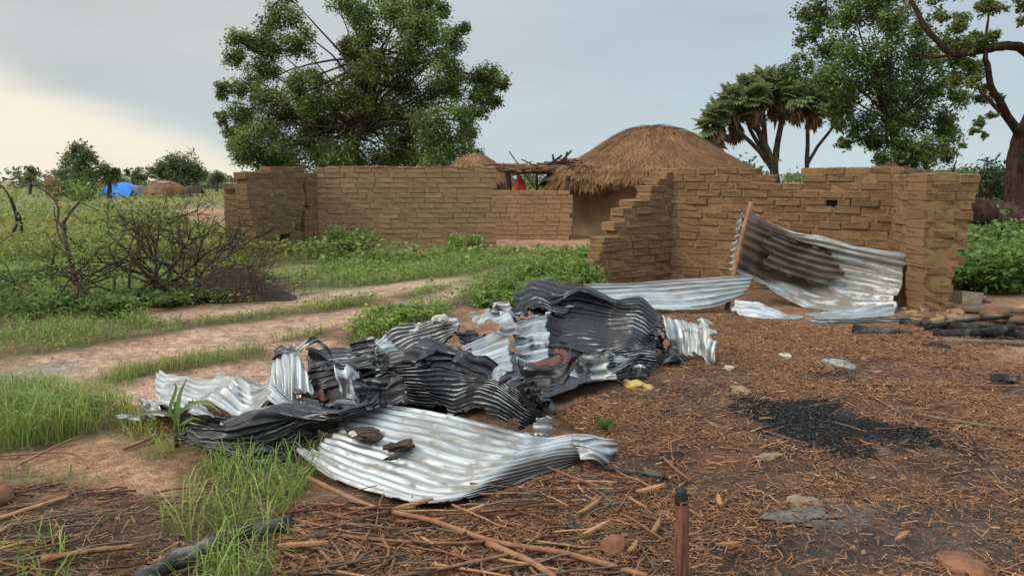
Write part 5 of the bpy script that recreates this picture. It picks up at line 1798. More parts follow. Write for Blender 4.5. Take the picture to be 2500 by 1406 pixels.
sheet('narrow black and silver strip nearest on the straw below the leaning sheet', [
    [(1960, 802, 8.9), (2060, 795, 8.9), (2140, 790, 9.0), (2220, 800, 8.9)], [(1975, 812, 8.75), (2060, 812, 8.7), (2140, 814, 8.7), (2222, 818, 8.65)]], 3, (.7, .05, .2, 20.0), .012, .05, .012, 35)

def scrap(label, px, py, Y, w, l, rz, tilt, roll, key, crumple, seed, group='crumpled scraps in the heap', waves=None):
    c = at(px, py, Y)
    R = Matrix.Rotation(rz, 3, 'Z') @ Matrix.Rotation(tilt, 3, 'X') @ Matrix.Rotation(roll, 3, 'Y')
    rg = random.Random(seed)
    rows = []
    for j in range(4):
        r = []
        for i in range(4):
            p = Vector(((i / 3 - .5) * l, (j / 3 - .5) * w, 0)) + Vector((rg.uniform(-.1, .1) * l, rg.uniform(-.1, .1) * w, rg.uniform(-.09, .09) * min(w, l)))
            q = c + R @ p
            q.z = max(q.z, .012)
            r.append(q)
        rows.append(r)
    return sheet(label, rows, waves or max(3, round(w / .05)), key, crumple, .14, .010, seed, 'u', 4.0, .013, group, 'metal_scrap')


SCR = 'crumpled black and grey scrap wedged in the heap of roofing sheets'
for i, (px, py, Y, w, l, rz, ti, ro, key) in enumerate((
        (800, 935, 5.25, .25, .35, .3, .9, .2, BLACK), (870, 925, 5.3, .2, .3, 1.2, .7, .3, MIX), (915, 960, 4.95, .22, .3, .2, 1.0, -.2, BLACK2), (760, 965, 5.05, .2, .25, 2.0, .5, .4, RUSTY),
        (990, 905, 5.35, .3, .5, .15, .8, .1, BLACK), (1080, 880, 5.55, .25, .45, -.2, .9, .1, BLACK2), (1150, 905, 5.4, .25, .35, -.5, .8, .2, BLACK), (1210, 935, 5.2, .25, .35, -.6, .7, .2, MIX),
        (1285, 960, 5.2, .22, .3, .7, 1.1, .2, BLACK), (1340, 975, 5.2, .16, .25, 1.2, .9, .1, BLACK2), (1345, 860, 6.1, .2, .35, .1, .8, .3, BLACK), (1240, 760, 6.65, .2, .4, .5, .7, .3, BLACK2),
        (1215, 755, 6.5, .14, .22, .2, .9, -.4, CLEAN2), (1170, 830, 6.05, .2, .5, .55, .6, .1, BLACK2), (1620, 830, 6.75, .25, .3, 1.3, 1.1, .2, BLACK), (1590, 790, 6.95, .2, .3, -.6, .9, .3, MIX), (1560, 905, 6.15, .15, .35, .2, .8, .2, BLACK2),
        (590, 1065, 4.62, .2, .4, .05, 1.2, .1, BLACK), (480, 1070, 4.7, .2, .3, .5, 1.1, .3, BLACK), (700, 1060, 4.65, .2, .4, -.1, 1.1, .2, BLACK2), (850, 1030, 4.7, .2, .35, .3, 1.0, .2, BLACK), (660, 975, 5.0, .12, .25, .4, .6, .4, CLEAN2),
        (1180, 985, 4.95, .2, .5, -.25, .6, .1, BLACK), (1020, 960, 5.0, .2, .4, .1, .7, .1, BLACK2), (960, 985, 4.85, .2, .3, .8, .8, .1, BLACK))):
    scrap(SCR, px, py, Y, w, l, rz, ti, ro, key, .026, 600 + i)

SCR2 = 'narrow torn silver and black shard poking from the heap of roofing sheets'
rg_ = random.Random(91)
heap_px = gpoly([(460, 1060), (400, 960), (600, 920), (700, 880), (950, 820), (1150, 790), (1270, 740), (1600, 790), (1600, 890), (1380, 940), (1330, 1000), (1000, 990), (900, 1030)])
k_ = 0
while k_ < 12:
    px, py = rg_.uniform(400, 1620), rg_.uniform(760, 1060)
    base_g = gz(px, py, .0)
    if poly_sd(np.array([gz(px, py)[:2]]), heap_px)[0] > -.02:
        continue
    zt = .34 * math.sin(min(1, max(0, (px - 380) / 900)) * PI / 2) + .08
    g = gz(px, py, zt)
    scrap(SCR2, px, py, g.y, rg_.uniform(.08, .20), rg_.uniform(.22, .5), rg_.uniform(-1.2, 1.2), rg_.uniform(.2, 1.2), rg_.uniform(-.5, .5), rg_.choice((BLACK2, CLEAN2, MIX, MIX, BLACK)), .03, 700 + k_, 'torn shards in the heap', 3)
    k_ += 1
# brown layer and scalloped edge on the leaning sheet
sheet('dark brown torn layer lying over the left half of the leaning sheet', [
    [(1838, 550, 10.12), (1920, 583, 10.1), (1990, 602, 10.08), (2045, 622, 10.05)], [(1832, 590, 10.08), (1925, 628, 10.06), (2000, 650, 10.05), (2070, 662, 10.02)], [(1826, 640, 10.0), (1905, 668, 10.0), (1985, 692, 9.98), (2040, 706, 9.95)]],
    6, (.30, .20, .6, 22.0), .010, .16, .022, 36, tear=.07, stain_shade=lambda u, v: np.clip(1.15 - .5 * fbm(u * 6, v * 6, 410, 3), 0, 1))
sheet('narrow bright scalloped edge of sheet showing left of the leaning pole', [
    [(1826, 515, 10.25), (1812, 570, 10.15), (1800, 620, 10.1), (1786, 668, 10.0)], [(1805, 535, 10.4), (1798, 580, 10.3), (1788, 625, 10.2), (1778, 665, 10.1)]],
    9, (.15, .35, .4, 23.0), .012, .25, .022, 37, 'v', tear=.03)

# wooden stick leaning by the sheet
p0, p1 = at(1788, 690, 9.75), at(1832, 492, 9.95)
p0.z = max(p0.z, .0)
d = (p1 - p0)
p0 = p0 - d * (p0.z / d.z)
o = obj('wooden_pole', MB().tube(wobble([p0, p0.lerp(p1, .3), p0.lerp(p1, .7), p1], .012), .032, .024, 8, .06).mesh('wooden_pole', M_drywood, True, p0), None, p0)
tag(o, 'reddish wooden pole leaning against the big curled sheet', 'pole')

# ------------------------------------------------------------------ loose objects
def lump(name, label, cat, px, py, r, mat, seed, sq=(1, 1, .7), group=None, z=0.0, sharp=.35, sub=3):
    import bmesh
    bm = bmesh.new()
    bmesh.ops.create_icosphere(bm, subdivisions=sub, radius=1)
    rnd = np.random.default_rng(seed)
    off = rnd.random(3) * 50
    for v in bm.verts:
        q = fbm(np.array([v.co.x * 1.3 + off[0]]), np.array([v.co.y * 1.3 + v.co.z * 1.7 + off[1]]), seed, 3)[0] - .5
        q2 = fbm(np.array([v.co.x * 4 + off[1]]), np.array([v.co.y * 4 + v.co.z * 5 + off[2]]), seed + 3, 2)[0] - .5
        v.co *= r * (1 + q * sharp * 2.2 + q2 * .50)
        v.co.x *= sq[0]; v.co.y *= sq[1]; v.co.z *= sq[2]
    me = bpy.data.meshes.new(name)
    bm.to_mesh(me); bm.free()
    me.materials.append(mat)
    if mat not in (M_stone, M_pale, M_clod, M_plaster, M_plaster_d):
        me.polygons.foreach_set('use_smooth', np.ones(len(me.polygons), bool))
    b = gz(px, py, z)
    o = obj(name, me, None, (b.x, b.y, z + r * sq[2] * .35 + (hz1(b.x, b.y) if z == 0 else 0)), (0, 0, rnd.random() * 6))
    return tag(o, label, cat, group)


lump('dirt_clod', 'dark flat clod on the pale front sheet left of the others', 'clod', 885, 1060, .075, M_clod, 1, (1.3, 1.0, .25), None, .16, .8)
lump('dirt_clod', 'dark pointed clod on the pale front sheet right of the flat clod', 'clod', 975, 1092, .065, M_clod, 2, (1.0, .9, .45), None, .13, .9)
lump('dirt_clod', 'small brown clod between the two dark clods on the front sheet', 'clod', 915, 1072, .05, M_clod, 3, (1, .8, .5), None, .15)
lump('dirt_clod', 'small black crumb on the front sheet below the clods', 'clod', 955, 1120, .022, M_charwood, 4, (1.8, .8, .5), None, .11)
lump('pale_rag', 'small white scrap beside the flat clod on the front sheet', 'scrap', 862, 1060, .028, M_pale, 5, (1.3, .8, .4), None, .17)
lump('yellow_rag', 'yellow crumpled rag on the straw below the streaked sheet', 'rag', 1552, 945, .085, M_yellow, 6, (1.4, .8, .5), None, 0, 1.1)
lump('clay_pot_sherd', 'rounded orange clay pot lying in the foreground stalks', 'pot sherd', 1500, 1338, .062, M_clay, 7, (1, .9, .8), None, 0, .12)
lump('clay_lump', 'bright orange clay lump at the left edge of the foreground', 'clay lump', -2, 1225, .075, M_clay, 8, (1, .9, .9), None, 0, .2)
lump('round_stone', 'round reddish stone at the bottom right corner', 'stone', 2355, 1395, .10, M_clay, 9, (1.3, .9, .28), None, 0, .25)
b = gz(2352, 742)
tag(obj('pale_block', MB().box((0, 0, .07), (.30, .2, .18), .03).mesh('pale_block', M_paleblock), None, b, (.05, .12, .25)), 'square pale block right of the ruined house pillar', 'block')
lump('brown_stone', 'reddish brown stone among logs at the right edge', 'stone', 2425, 775, .13, M_clay, 11, (1.2, .8, .7))
lump('dark_stone', 'dark rubble lump right of the square pale block', 'stone', 2390, 735, .16, M_stone, 12, (1.4, .8, .5))
lump('white_rag', 'white scrap lying on the straw in front of the leaning sheet', 'scrap', 1915, 873, .07, M_pale, 13, (1.4, .8, .45), None, 0, .5)
lump('pale_stone', 'pale flat stone on the straw right of the heap end', 'stone', 1808, 960, .07, M_stone, 14, (1.4, .9, .5))
lump('pale_stone', 'small pale stone near the drooping silver tail', 'stone', 1778, 905, .04, M_pale, 15, (1.2, .9, .6))
lump('grey_rag', 'grey crumpled rag on the straw near the pink scraps', 'rag', 2045, 900, .11, M_greyrag, 16, (1.3, .8, .5), None, 0, .7)
for i, (x, y, r) in enumerate(((2090, 862, .03), (2125, 858, .035), (2150, 868, .03), (2110, 875, .025), (2145, 910, .03))):
    lump('pink_scrap', 'small pinkish red scrap on the straw before the leaning sheet', 'scrap', x, y, r, M_pink, 30 + i, (1.6, .9, .4), 'pink scraps on the straw', 0, .6)
lump('dark_rag', 'dark burnt rag left of the bare patch at right', 'rag', 2290, 852, .09, M_charwood, 17, (1.4, .7, .4), None, 0, .5)
lump('dark_rag', 'black burnt rag at the right edge below the bare patch', 'rag', 2450, 930, .10, M_charwood, 18, (1.6, .7, .35), None, 0, .5)
lump('ash_heap', 'grey ash heap in the lower right foreground soil', 'ash heap', 1975, 1262, .12, M_ash, 19, (1.6, .8, .12), None, 0, .9)
lump('brown_stone', 'tan stone behind the grey ash heap', 'stone', 1965, 1232, .06, M_stone, 20, (1.3, .8, .5))
lump('pale_stone', 'flat pale stone just below the black burnt patch', 'stone', 1870, 1118, .06, M_stone, 21, (1.7, .8, .3))
lump('dirt_clod', 'dark clod beside the leaning branches in the bottom stalks', 'clod', 965, 1370, .05, M_clod, 22, (1.2, .8, .6))
lump('pale_stone', 'small pale stone behind the arched brown sheet', 'stone', 1075, 782, .06, M_pale, 23, (1.3, .8, .6), None, .5)
# rubble at the pillar foot
for i in range(26):
    rnd = random.Random(300 + i)
    px, py = rnd.uniform(2195, 2420), rnd.uniform(755, 790)
    lump('mud_rubble', 'crumbled mud lump at the foot of the plastered pillar', 'rubble', px, py, rnd.uniform(.03, .10), M_plaster if i % 3 else M_stone, 300 + i, (1.2, .9, .6), 'mud rubble at the pillar foot', 0, .4, 1)

for i in range(24):
    rnd = random.Random(400 + i)
    px, py = rnd.uniform(500, 650), rnd.uniform(588, 650)
    lump('mud_rubble', 'broken brown mud lump at the foot of the cracked slab', 'rubble', px, py, rnd.uniform(.04, .13), M_plaster_d if i % 3 else M_stone, 400 + i, (1.4, .9, .5), 'mud rubble below the cracked slab', 0, .4, 1)

# foreground stake
b = Vector((at(1664, 1480, 2.95).x, 2.95, 0))
st = thing('wooden_stake', 'short red brown stake with a charred black tip in the bottom foreground', 'stake', b)
tp = at(1664, 1218, 2.95)
mb = MB().tube(wobble(smooth_path([b - Vector((0, 0, .1)), b.lerp(tp, .3), b.lerp(tp, .6), tp], 4), .0025), .031, .027, 14, .09)
obj('shaft', mb.mesh('shaft', M_stake, True, b), st)
tq = at(1662, 1192, 2.95)
mb = MB().tube(wobble([tp - Vector((0, 0, .012)), tp.lerp(tq, .4), tq], .002), .029, .018, 14, .12)
obj('charred_tip', mb.mesh('charred_tip', M_charwood, True, b), st)

# charred logs
def log(name, label, pts, r0, r1, mat, cat='log', group=None, sides=8, rough=.12, rad_z=True):
    P = [gz(x, y, z) for x, y, z in pts]
    b = P[0].copy(); b.z = 0
    mb = MB().tube(wobble(smooth_path(P, 4), r0 * .08), r0, r1, sides, rough)
    return tag(obj(name, mb.mesh(name, mat, True, b), None, b), label, cat, group)


log('charred_log', 'grey charred log curving through the grass at the bottom left', [(300, 1440, .04), (420, 1375, .05), (520, 1325, .05), (620, 1295, .05), (712, 1275, .04)], .042, .026, M_charlog, rough=.35)
log('charred_log', 'long charred pole lying right of the pillar foot', [(2200, 785, .05), (2300, 795, .06), (2400, 800, .06), (2560, 805, .06)], .045, .04, M_charwood, rough=.3)
log('charred_log', 'second charred pole just below the long one at right', [(2290, 818, .05), (2380, 812, .05), (2560, 822, .05)], .05, .04, M_charwood, rough=.3)
log('charred_log', 'short dark branch slanting behind the charred poles at right', [(2400, 765, .08), (2450, 780, .06), (2530, 785, .05)], .05, .04, M_greywood)
log('charred_log', 'black board end under the leaning sheet at right', [(2080, 805, .05), (2150, 812, .04), (2225, 815, .03)], .05, .03, M_charwood, rough=.3)
log('charred_log', 'brown burnt board lying behind the charred poles beside the stones', [(2330, 752, .05), (2420, 757, .06), (2560, 765, .05)], .05, .035, M_greywood, rough=.3, sides=6)
log('charred_log', 'thin blackened pole crossing over the long charred pole at right', [(2260, 800, .07), (2360, 783, .10), (2470, 772, .10)], .025, .02, M_charwood, rough=.2)
log('charred_log', 'short charred stump end among the poles at right', [(2395, 812, .08), (2440, 806, .12), (2470, 795, .14)], .05, .035, M_charwood, rough=.35)
log('charred_log', 'lowest dark board at the right edge under the poles', [(2300, 832, .02), (2420, 836, .03), (2560, 842, .02)], .03, .025, M_greywood, rough=.3)
log('long_branch', 'longest thin bent branch crossing the foreground stalks', [(750, 1165, .06), (900, 1233, .03), (1060, 1272, .03), (1200, 1320, .03), (1380, 1350, .03), (1580, 1405, .03)], .012, .012, M_drywood, 'branch', None, 7)
log('long_branch', 'straight thin branch lying left under the longest branch', [(690, 1290, .02), (900, 1315, .02), (1080, 1325, .02), (1220, 1318, .02)], .010, .007, M_drywood, 'branch', None, 6)
log('long_branch', 'branch slanting to the bottom edge from under the longest branch', [(1190, 1325, .02), (1250, 1352, .02), (1310, 1378, .02), (1390, 1440, .02)], .016, .014, M_drywood, 'branch', None, 6)
log('long_branch', 'thin branch joining the slanting branch near the bottom edge', [(1070, 1392, .02), (1150, 1372, .02), (1245, 1352, .02)], .010, .008, M_drywood, 'branch', None, 6)
log('long_branch', 'thin red branch ending at the foreground stalks below the charred log tip', [(712, 1275, .03), (760, 1320, .02), (812, 1375, .02)], .010, .009, M_drywood, 'branch', None, 6)
log('long_branch', 'curved reddish twig arching over bare soil at left', [(-20, 1112, .02), (60, 1108, .02), (130, 1103, .03), (190, 1112, .03), (215, 1142, .02)], .008, .006, M_drywood, 'branch', None, 6)
log('long_branch', 'straight twig crossing the arching twig at left', [(50, 1132, .02), (110, 1102, .03), (160, 1078, .02), (195, 1065, .02)], .008, .005, M_drywood, 'branch', None, 6)
log('long_branch', 'brown stick below the maize seedling at left', [(300, 1095, .02), (340, 1080, .02), (378, 1062, .03)], .012, .010, M_drywood, 'branch', None, 6)
log('long_branch', 'long pale splint at the left edge over the dark mulch', [(-30, 1275, .02), (60, 1245, .02), (165, 1212, .02)], .012, .010, M_splint, 'branch', None, 6)
log('long_branch', 'stalk at the left edge below the pale splint', [(-30, 1312, .02), (35, 1278, .02)], .012, .010, M_stalk, 'branch', None, 6)
log('long_branch', 'long orange stalk on the mulch near the bottom left', [(100, 1365, .02), (220, 1345, .02), (340, 1332, .02)], .014, .012, M_splint, 'branch', None, 6)
log('long_rod', 'very long thin rod lying across the straw at right', [(2080, 938, .03), (2300, 940, .03), (2600, 943, .03)], .008, .008, M_drywood, 'rod', None, 6)
log('long_branch', 'dark curved branch at the right edge above the black patch', [(2255, 1015, .02), (2350, 1030, .02), (2430, 1042, .02), (2560, 1052, .02)], .012, .010, M_greywood, 'branch', None, 6)
log('long_branch', 'thin stick slanting down to the dark curved branch at right', [(2105, 952, .02), (2160, 985, .02), (2200, 1008, .02)], .008, .007, M_drywood, 'branch', None, 6)
log('charred_log', 'short black charred stick right of the front sheet', [(1470, 1140, .02), (1550, 1152, .03), (1625, 1163, .02)], .014, .012, M_charwood)
log('long_branch', 'grey stick on the chopped straw above the charred stick', [(1620, 1118, .02), (1650, 1145, .02), (1685, 1172, .02)], .009, .008, M_drywood, 'branch', None, 6)

# loose stalks: individuals sharing a few meshes
def stalk_mesh(k, mat, flat=False):
    rnd = random.Random(500 + k)
    mb = MB()
    if flat:
        v = []
        for x in (-.5, -.3, .25, .5):
            w_ = .011 * (1 if abs(x) < .4 else rnd.uniform(.15, .6)); h_ = .004
            oy = rnd.uniform(-.004, .004)
            v += [(x, oy - w_, -h_), (x, oy + w_, -h_), (x, oy + w_ * .7, h_), (x, oy - w_ * .7, h_)]
        f = [(3, 2, 1, 0), (12, 13, 14, 15)]
        for i in range(3):
            for k in range(4):
                f.append((i * 4 + k, i * 4 + (k + 1) % 4, (i + 1) * 4 + (k + 1) % 4, (i + 1) * 4 + k))
        mb.add(v, f)
    else:
        pts = [Vector((-.5 + i / 4, rnd.uniform(-.02, .02), rnd.uniform(-.008, .008))) for i in range(5)]
        mb.tube(pts, .010, .007, 5, .1)
    return mb.mesh('stalk', mat, not flat)


STM = [stalk_mesh(k, M_stalk) for k in range(6)] + [stalk_mesh(k + 5, M_splint) for k in range(1)] + [stalk_mesh(k + 20, M_greywood) for k in range(2)]
SPL = [stalk_mesh(k + 9, M_splint, True) for k in range(3)]
rnd = random.Random(15)
zone = gpoly([(700, 1215), (1050, 1245), (1150, 1230), (1420, 1150), (1620, 1180), (1640, 1500), (700, 1500)])
cnt = 0
while cnt < 230:
    px, py = rnd.uniform(700, 1640), rnd.uniform(1160, 1460)
    g = gz(px, py)
    if poly_sd(np.array([g[:2]]), zone)[0] > -.03:
        continue
    cnt += 1
    fl = rnd.random() < .10
    L = rnd.uniform(.12, .5) if not fl else rnd.uniform(.07, .18)
    o = obj('stalk', rnd.choice(SPL if fl else STM), None, (g.x, g.y, .015 + rnd.uniform(0, .035) + hz1(g.x, g.y)), (0, rnd.uniform(-.08, .08), rnd.gauss(-.12, .55) if rnd.random() < .75 else rnd.uniform(0, PI)), (L, rnd.uniform(.35, .8), rnd.uniform(.35, .8)))
    if fl:
        tag(o, 'short flat orange splinter scattered in the foreground stalks', 'splinter', 'orange splinters in the foreground')
        o.name = 'splinter'
    else:
        tag(o, 'thin dry brown stalk strewn in the foreground below the front sheet', 'stalk', 'dry stalks in the foreground')
for px, py, L, a in ((1440, 1255, .20, .9), (1545, 1355, .11, 1.1), (1600, 1305, .16, 1.15), (1755, 1240, .11, 1.5), (1590, 1210, .18, .45), (1455, 1310, .18, .7), (2200, 1330, .12, .6), (1780, 1350, .10, .1), (1010, 1250, .2, .5), (740, 1350, .22, .05)):
    g = gz(px, py)
    o = obj('splinter', rnd.choice(SPL), None, (g.x, g.y, .045), (.1, -.06, a), (L, 1.15, 1.2))
    tag(o, 'short flat orange splinter scattered in the foreground stalks', 'splinter', 'orange splinters in the foreground')
for i in range(110):
    px, py = rnd.uniform(1360, 2350), rnd.uniform(800, 1180)
    if px < 1760 and py < 985 - (px - 1360) * .28 + 30:
        continue
    g = gz(px, py)
    o = obj('stalk', rnd.choice(STM), None, (g.x, g.y, .018 + hz1(g.x, g.y)), (0, rnd.uniform(-.06, .06), rnd.uniform(0, PI)), (rnd.uniform(.10, .34), .6, .6))
    tag(o, 'thin reddish stalk lying on the chopped straw right of the heap', 'stalk', 'stalks on the chopped straw')
for i in range(26):
    px, py = rnd.uniform(0, 480), rnd.uniform(1190, 1400)
    g = gz(px, py)
    o = obj('stalk', rnd.choice(STM), None, (g.x, g.y, .02), (0, rnd.uniform(-.05, .05), rnd.gauss(.3, .3)), (rnd.uniform(.12, .4), .7, .7))
    tag(o, 'thin dry stalk lying on the dark mulch at the lower left', 'stalk', 'stalks on the left mulch')

# maize seedling
b = gz(432, 1090)
mz = thing('maize_seedling', 'young maize seedling standing before the bright silver sheet', 'plant', b)
obj('stem', MB().tube([b, b + Vector((0, 0, .12)), b + Vector((.003, 0, .28))], .014, .008, 7).mesh('stem', M_leaf, True, b), mz)


def leaf_strip(base, pts, w, col, name, parent, origin):
    P = smooth_path(pts, 4)
    v, f = [], []
    n = len(P)
    for i, p in enumerate(P):
        t = (P[min(i + 1, n - 1)] - P[max(i - 1, 0)]).normalized()
        s = t.cross(Vector((.2, -1, .3))).normalized()
        ww = w * math.sin(PI * min(.92, .18 + .82 * i / (n - 1))) if i < n - 1 else .001
        v += [p - s * ww - origin, p - origin + Vector((0, .006, -.006)), p + s * ww - origin]
    for i in range(n - 1):
        f += [(i * 3, i * 3 + 1, i * 3 + 4, i * 3 + 3), (i * 3 + 1, i * 3 + 2, i * 3 + 5, i * 3 + 4)]
    c = np.repeat(np.array(col)[None], len(v), 0)
    return obj(name, new_mesh(name, v, f, M_leaf, True, c), parent)


me = mz.children[0].data
ca = me.color_attributes.new('col', 'FLOAT_COLOR', 'POINT')
ca.data.foreach_set('color', np.tile(np.array((.13, .17, .05, 1), np.float32), len(me.vertices)))
YM = b.y
for pts, w, c in (([(432, 1060), (434, 1000), (440, 960), (456, 925)], .018, (.16, .22, .07)), ([(434, 1010), (470, 985), (510, 985), (540, 1010)], .016, (.15, .23, .06)), ([(431, 1030), (415, 1000), (430, 950), (425, 935)], .014, (.13, .2, .05)),
                  ([(433, 1020), (380, 1005), (330, 1015), (285, 1025)], .013, (.17, .2, .09)), ([(436, 1040), (470, 1020), (500, 1030)], .012, (.14, .2, .05))):
    leaf_strip(b, [at(x, y, YM - .02 * i) for i, (x, y) in enumerate(pts)], w * .75, tuple(k * 1.4 for k in c), 'leaf', mz, b)
b = gz(1475, 1050)
sp = thing('weed_sprig', 'tiny green sprig growing in the straw right of the heap', 'plant', b)
for k in range(9):
    a = k * .7
    leaf_strip(b, [b, b + Vector((math.cos(a) * .03, math.sin(a) * .03, .05)), b + Vector((math.cos(a) * .07, math.sin(a) * .07, .07))], .012, (.12, .2, .05), 'leaf', sp, b)

# ------------------------------------------------------------------ litter, charcoal
def sample_poly(poly, dens, rng, near_bias=None):
    lo, hi = poly.min(0), poly.max(0)
    hi = np.minimum(hi, (14, 40)); lo = np.maximum(lo, (-14, 2.0))
    n = int((hi[0] - lo[0]) * (hi[1] - lo[1]) * dens)
    p = lo + rng.random((n, 2)) * (hi - lo)
    return p


def bits(P, rng, l0, l1, w0, w1, cols, zlift=.012, tilt=.18):
    n = len(P)
    a = rng.random(n) * 2 * PI
    d = np.stack([np.cos(a), np.sin(a), rng.normal(0, tilt, n)], 1)
    s = np.stack([-np.sin(a), np.cos(a), rng.normal(0, .3, n)], 1)
    L = rng.uniform(l0, l1, n)[:, None] * .5
    W = rng.uniform(w0, w1, n)[:, None] * .5
    c = np.concatenate([P, (hz(P[:, 0], P[:, 1]) + zlift * rng.random(n) + .004)[:, None]], 1)
    up = np.array((0, 0, 1.0))[None] * W * 1.2
    V = np.stack([c - d * L - s * W, c - d * L + up, c - d * L + s * W, c + d * L - s * W, c + d * L + up, c + d * L + s * W], 1)
    return V


rng = np.random.default_rng(101)
lz = gpoly(R_LITTER[0])
P = sample_poly(lz, 6500, rng)
P = P[(P[:, 1] > 2.4) & (P[:, 1] < 12)]
sd = poly_sd(P, lz)
dn = fbm(P[:, 0] * 1.2, P[:, 1] * 1.2, 61, 4)
soil = np.zeros(len(P))
for p in R_SOIL: soil = np.maximum(soil, np.clip(-poly_sd(P, gpoly(p)) / .5, 0, 1))
for p in R_CHAR: soil = np.maximum(soil, np.clip(-poly_sd(P, gpoly(p)) / .12, 0, 1) * 1.1)
for p in (R_TAN[2], R_TAN[6]): soil = np.maximum(soil, np.clip(-poly_sd(P, gpoly(p)) / .3, 0, 1))
keep = (sd < 0) & (rng.random(len(P)) < np.clip((dn - .33) * 4.2 + np.clip((P[:, 1] - 6.5) * .3, 0, .5), .12, 1) * (1 - .90 * soil)) & (rng.random(len(P)) < np.clip(7.0 / P[:, 1], .35, 1))
P = P[keep]
n = len(P)
g = rng.random((n, 1)) ** 1.9
orange = fbm(P[:, 0] * .7 + 4, P[:, 1] * .7, 71, 3)[:, None]
c = np.array((.075, .037, .022)) * (1 - g) + np.array((.39, .195, .09)) * g
c = c * (1 - .4 * orange) + np.array((.22, .10, .048)) * .4 * orange
pale = rng.random((n, 1)) < .015
c = np.where(pale, np.array((.46, .33, .19)), c)
V = bits(P, rng, .010, .085, .002, .0065, c, .022, .28)
tag(obj('straw_litter', swarm('straw_litter', V, [(0, 1, 4, 3), (1, 2, 5, 4)], c, M_straw)), 'chopped brown straw strewn thickly over the burnt ground at right', 'straw', None, 'stuff')
# left mulch bits
lm = gpoly([(-300, 1180), (60, 1185), (300, 1195), (480, 1230), (440, 1330), (700, 1290), (700, 1480), (-300, 1480)])
P = sample_poly(lm, 2200, rng)
P = P[poly_sd(P, lm) < 0]
P = P[rng.random(len(P)) < np.clip((fbm(P[:, 0] * 2, P[:, 1] * 2, 63, 3) - .2) * 2, .1, 1)]
n = len(P)
g = rng.random((n, 1)) ** 2
c = np.array((.06, .036, .026)) * (1 - g) + np.array((.30, .17, .085)) * g
V = bits(P, rng, .02, .11, .003, .007, c)
tag(obj('mulch_litter', swarm('mulch_litter', V, [(0, 1, 4, 3), (1, 2, 5, 4)], c, M_straw)), 'dark brown plant mulch on the soil at the lower left', 'mulch', None, 'stuff')
# soil crumbs over all the near ground
nearp = gpoly([(-300, 1500), (-300, 860), (700, 780), (1060, 720), (1380, 1010), (1640, 780), (2700, 720), (3000, 1500)])
P = sample_poly(nearp, 800, rng)
P = P[poly_sd(P, nearp) < 0]
P = P[rng.random(len(P)) < np.clip(5.0 / P[:, 1], .2, 1)]
n = len(P)
sz = rng.uniform(.002, .006, n) * (1 + 2.2 * (rng.random(n) < .04))
tet = np.array([(1, 0, -.3), (-.5, .87, -.3), (-.5, -.87, -.3), (.1, .1, .8)])
a = rng.random(n) * 6.28
ca_, sa_ = np.cos(a), np.sin(a)
T = np.stack([tet[None, :, 0] * ca_[:, None] - tet[None, :, 1] * sa_[:, None], tet[None, :, 0] * sa_[:, None] + tet[None, :, 1] * ca_[:, None], np.repeat(tet[None, :, 2], n, 0)], 2) * sz[:, None, None]
T += np.concatenate([P, hz(P[:, 0], P[:, 1])[:, None] + .003], 1)[:, None, :]
g = rng.random((n, 1))
c = np.array((.15, .085, .05)) * (1 - g) + np.array((.34, .205, .12)) * g
tag(obj('soil_crumbs', swarm('soil_crumbs', T, [(0, 1, 3), (1, 2, 3), (2, 0, 3)], c, M_straw)), 'small crumbs of earth scattered over the bare soil', 'soil', None, 'stuff')
# charcoal
Vs, Cs = [], []
for p_, dens in ((R_CHAR[0], 5500), (R_CHAR[1], 1500), (R_CHAR[2], 1500)):
    cp = gpoly(p_)
    P = sample_poly(cp, dens, rng)
    P = P[poly_sd(P, cp) + (fbm(P[:, 0] * 2.5, P[:, 1] * 2.5, 65, 4) - .46) * 1.3 < .0]
    n = len(P)
    V = bits(P, rng, .006, .034, .003, .010, None, .014, .3)
    g = rng.random((n, 1)) ** 3
    Vs.append(V); Cs.append(np.array((.008, .008, .009)) * (1 - g) + np.array((.06, .055, .052)) * g)
tag(obj('charcoal', swarm('charcoal', np.concatenate(Vs), [(0, 1, 4, 3), (1, 2, 5, 4)], np.concatenate(Cs), M_char)), 'black charcoal crumbs in the burnt patch at right', 'charcoal', None, 'stuff')

# ------------------------------------------------------------------ grass
def blades(P, h, rng, w0=.004, w1=.008, lean=.5, c1=(.12, .18, .032), c2=(.31, .40, .10)):
    n = len(P)
    a = rng.random(n) * 2 * PI
    hh = h * rng.uniform(.45, 1.25, n)
    ln = np.abs(rng.normal(lean, .3, n)) * hh
    w = rng.uniform(w0, w1, n)[:, None]
    d = np.stack([np.cos(a), np.sin(a), 0 * a], 1)
    s = np.stack([-np.sin(a), np.cos(a), 0 * a], 1)
    b = np.concatenate([P, hz(P[:, 0], P[:, 1])[:, None] - .005], 1)
    up = np.array((0, 0, 1.0))
    m1 = b + up * (hh * .45)[:, None] + d * (ln * .18)[:, None]
    m2 = b + up * (hh * .80)[:, None] + d * (ln * .55)[:, None]
    tp = b + up * (hh * (1.0 - .25 * np.clip(ln / hh, 0, 1.5)))[:, None] + d * (ln * 1.15)[:, None]
    V = np.stack([b - s * w * .5, b + s * w * .5, m1 - s * w * .5, m1 + s * w * .5, m2 - s * w * .36, m2 + s * w * .36, tp], 1)
    g = rng.random((n, 1))
    c = np.array(c1) * (1 - g) + np.array(c2) * g
    dry = rng.random((n, 1)) < .13
    c = np.where(dry, np.array((.26, .21, .10)), c)
    return V, c


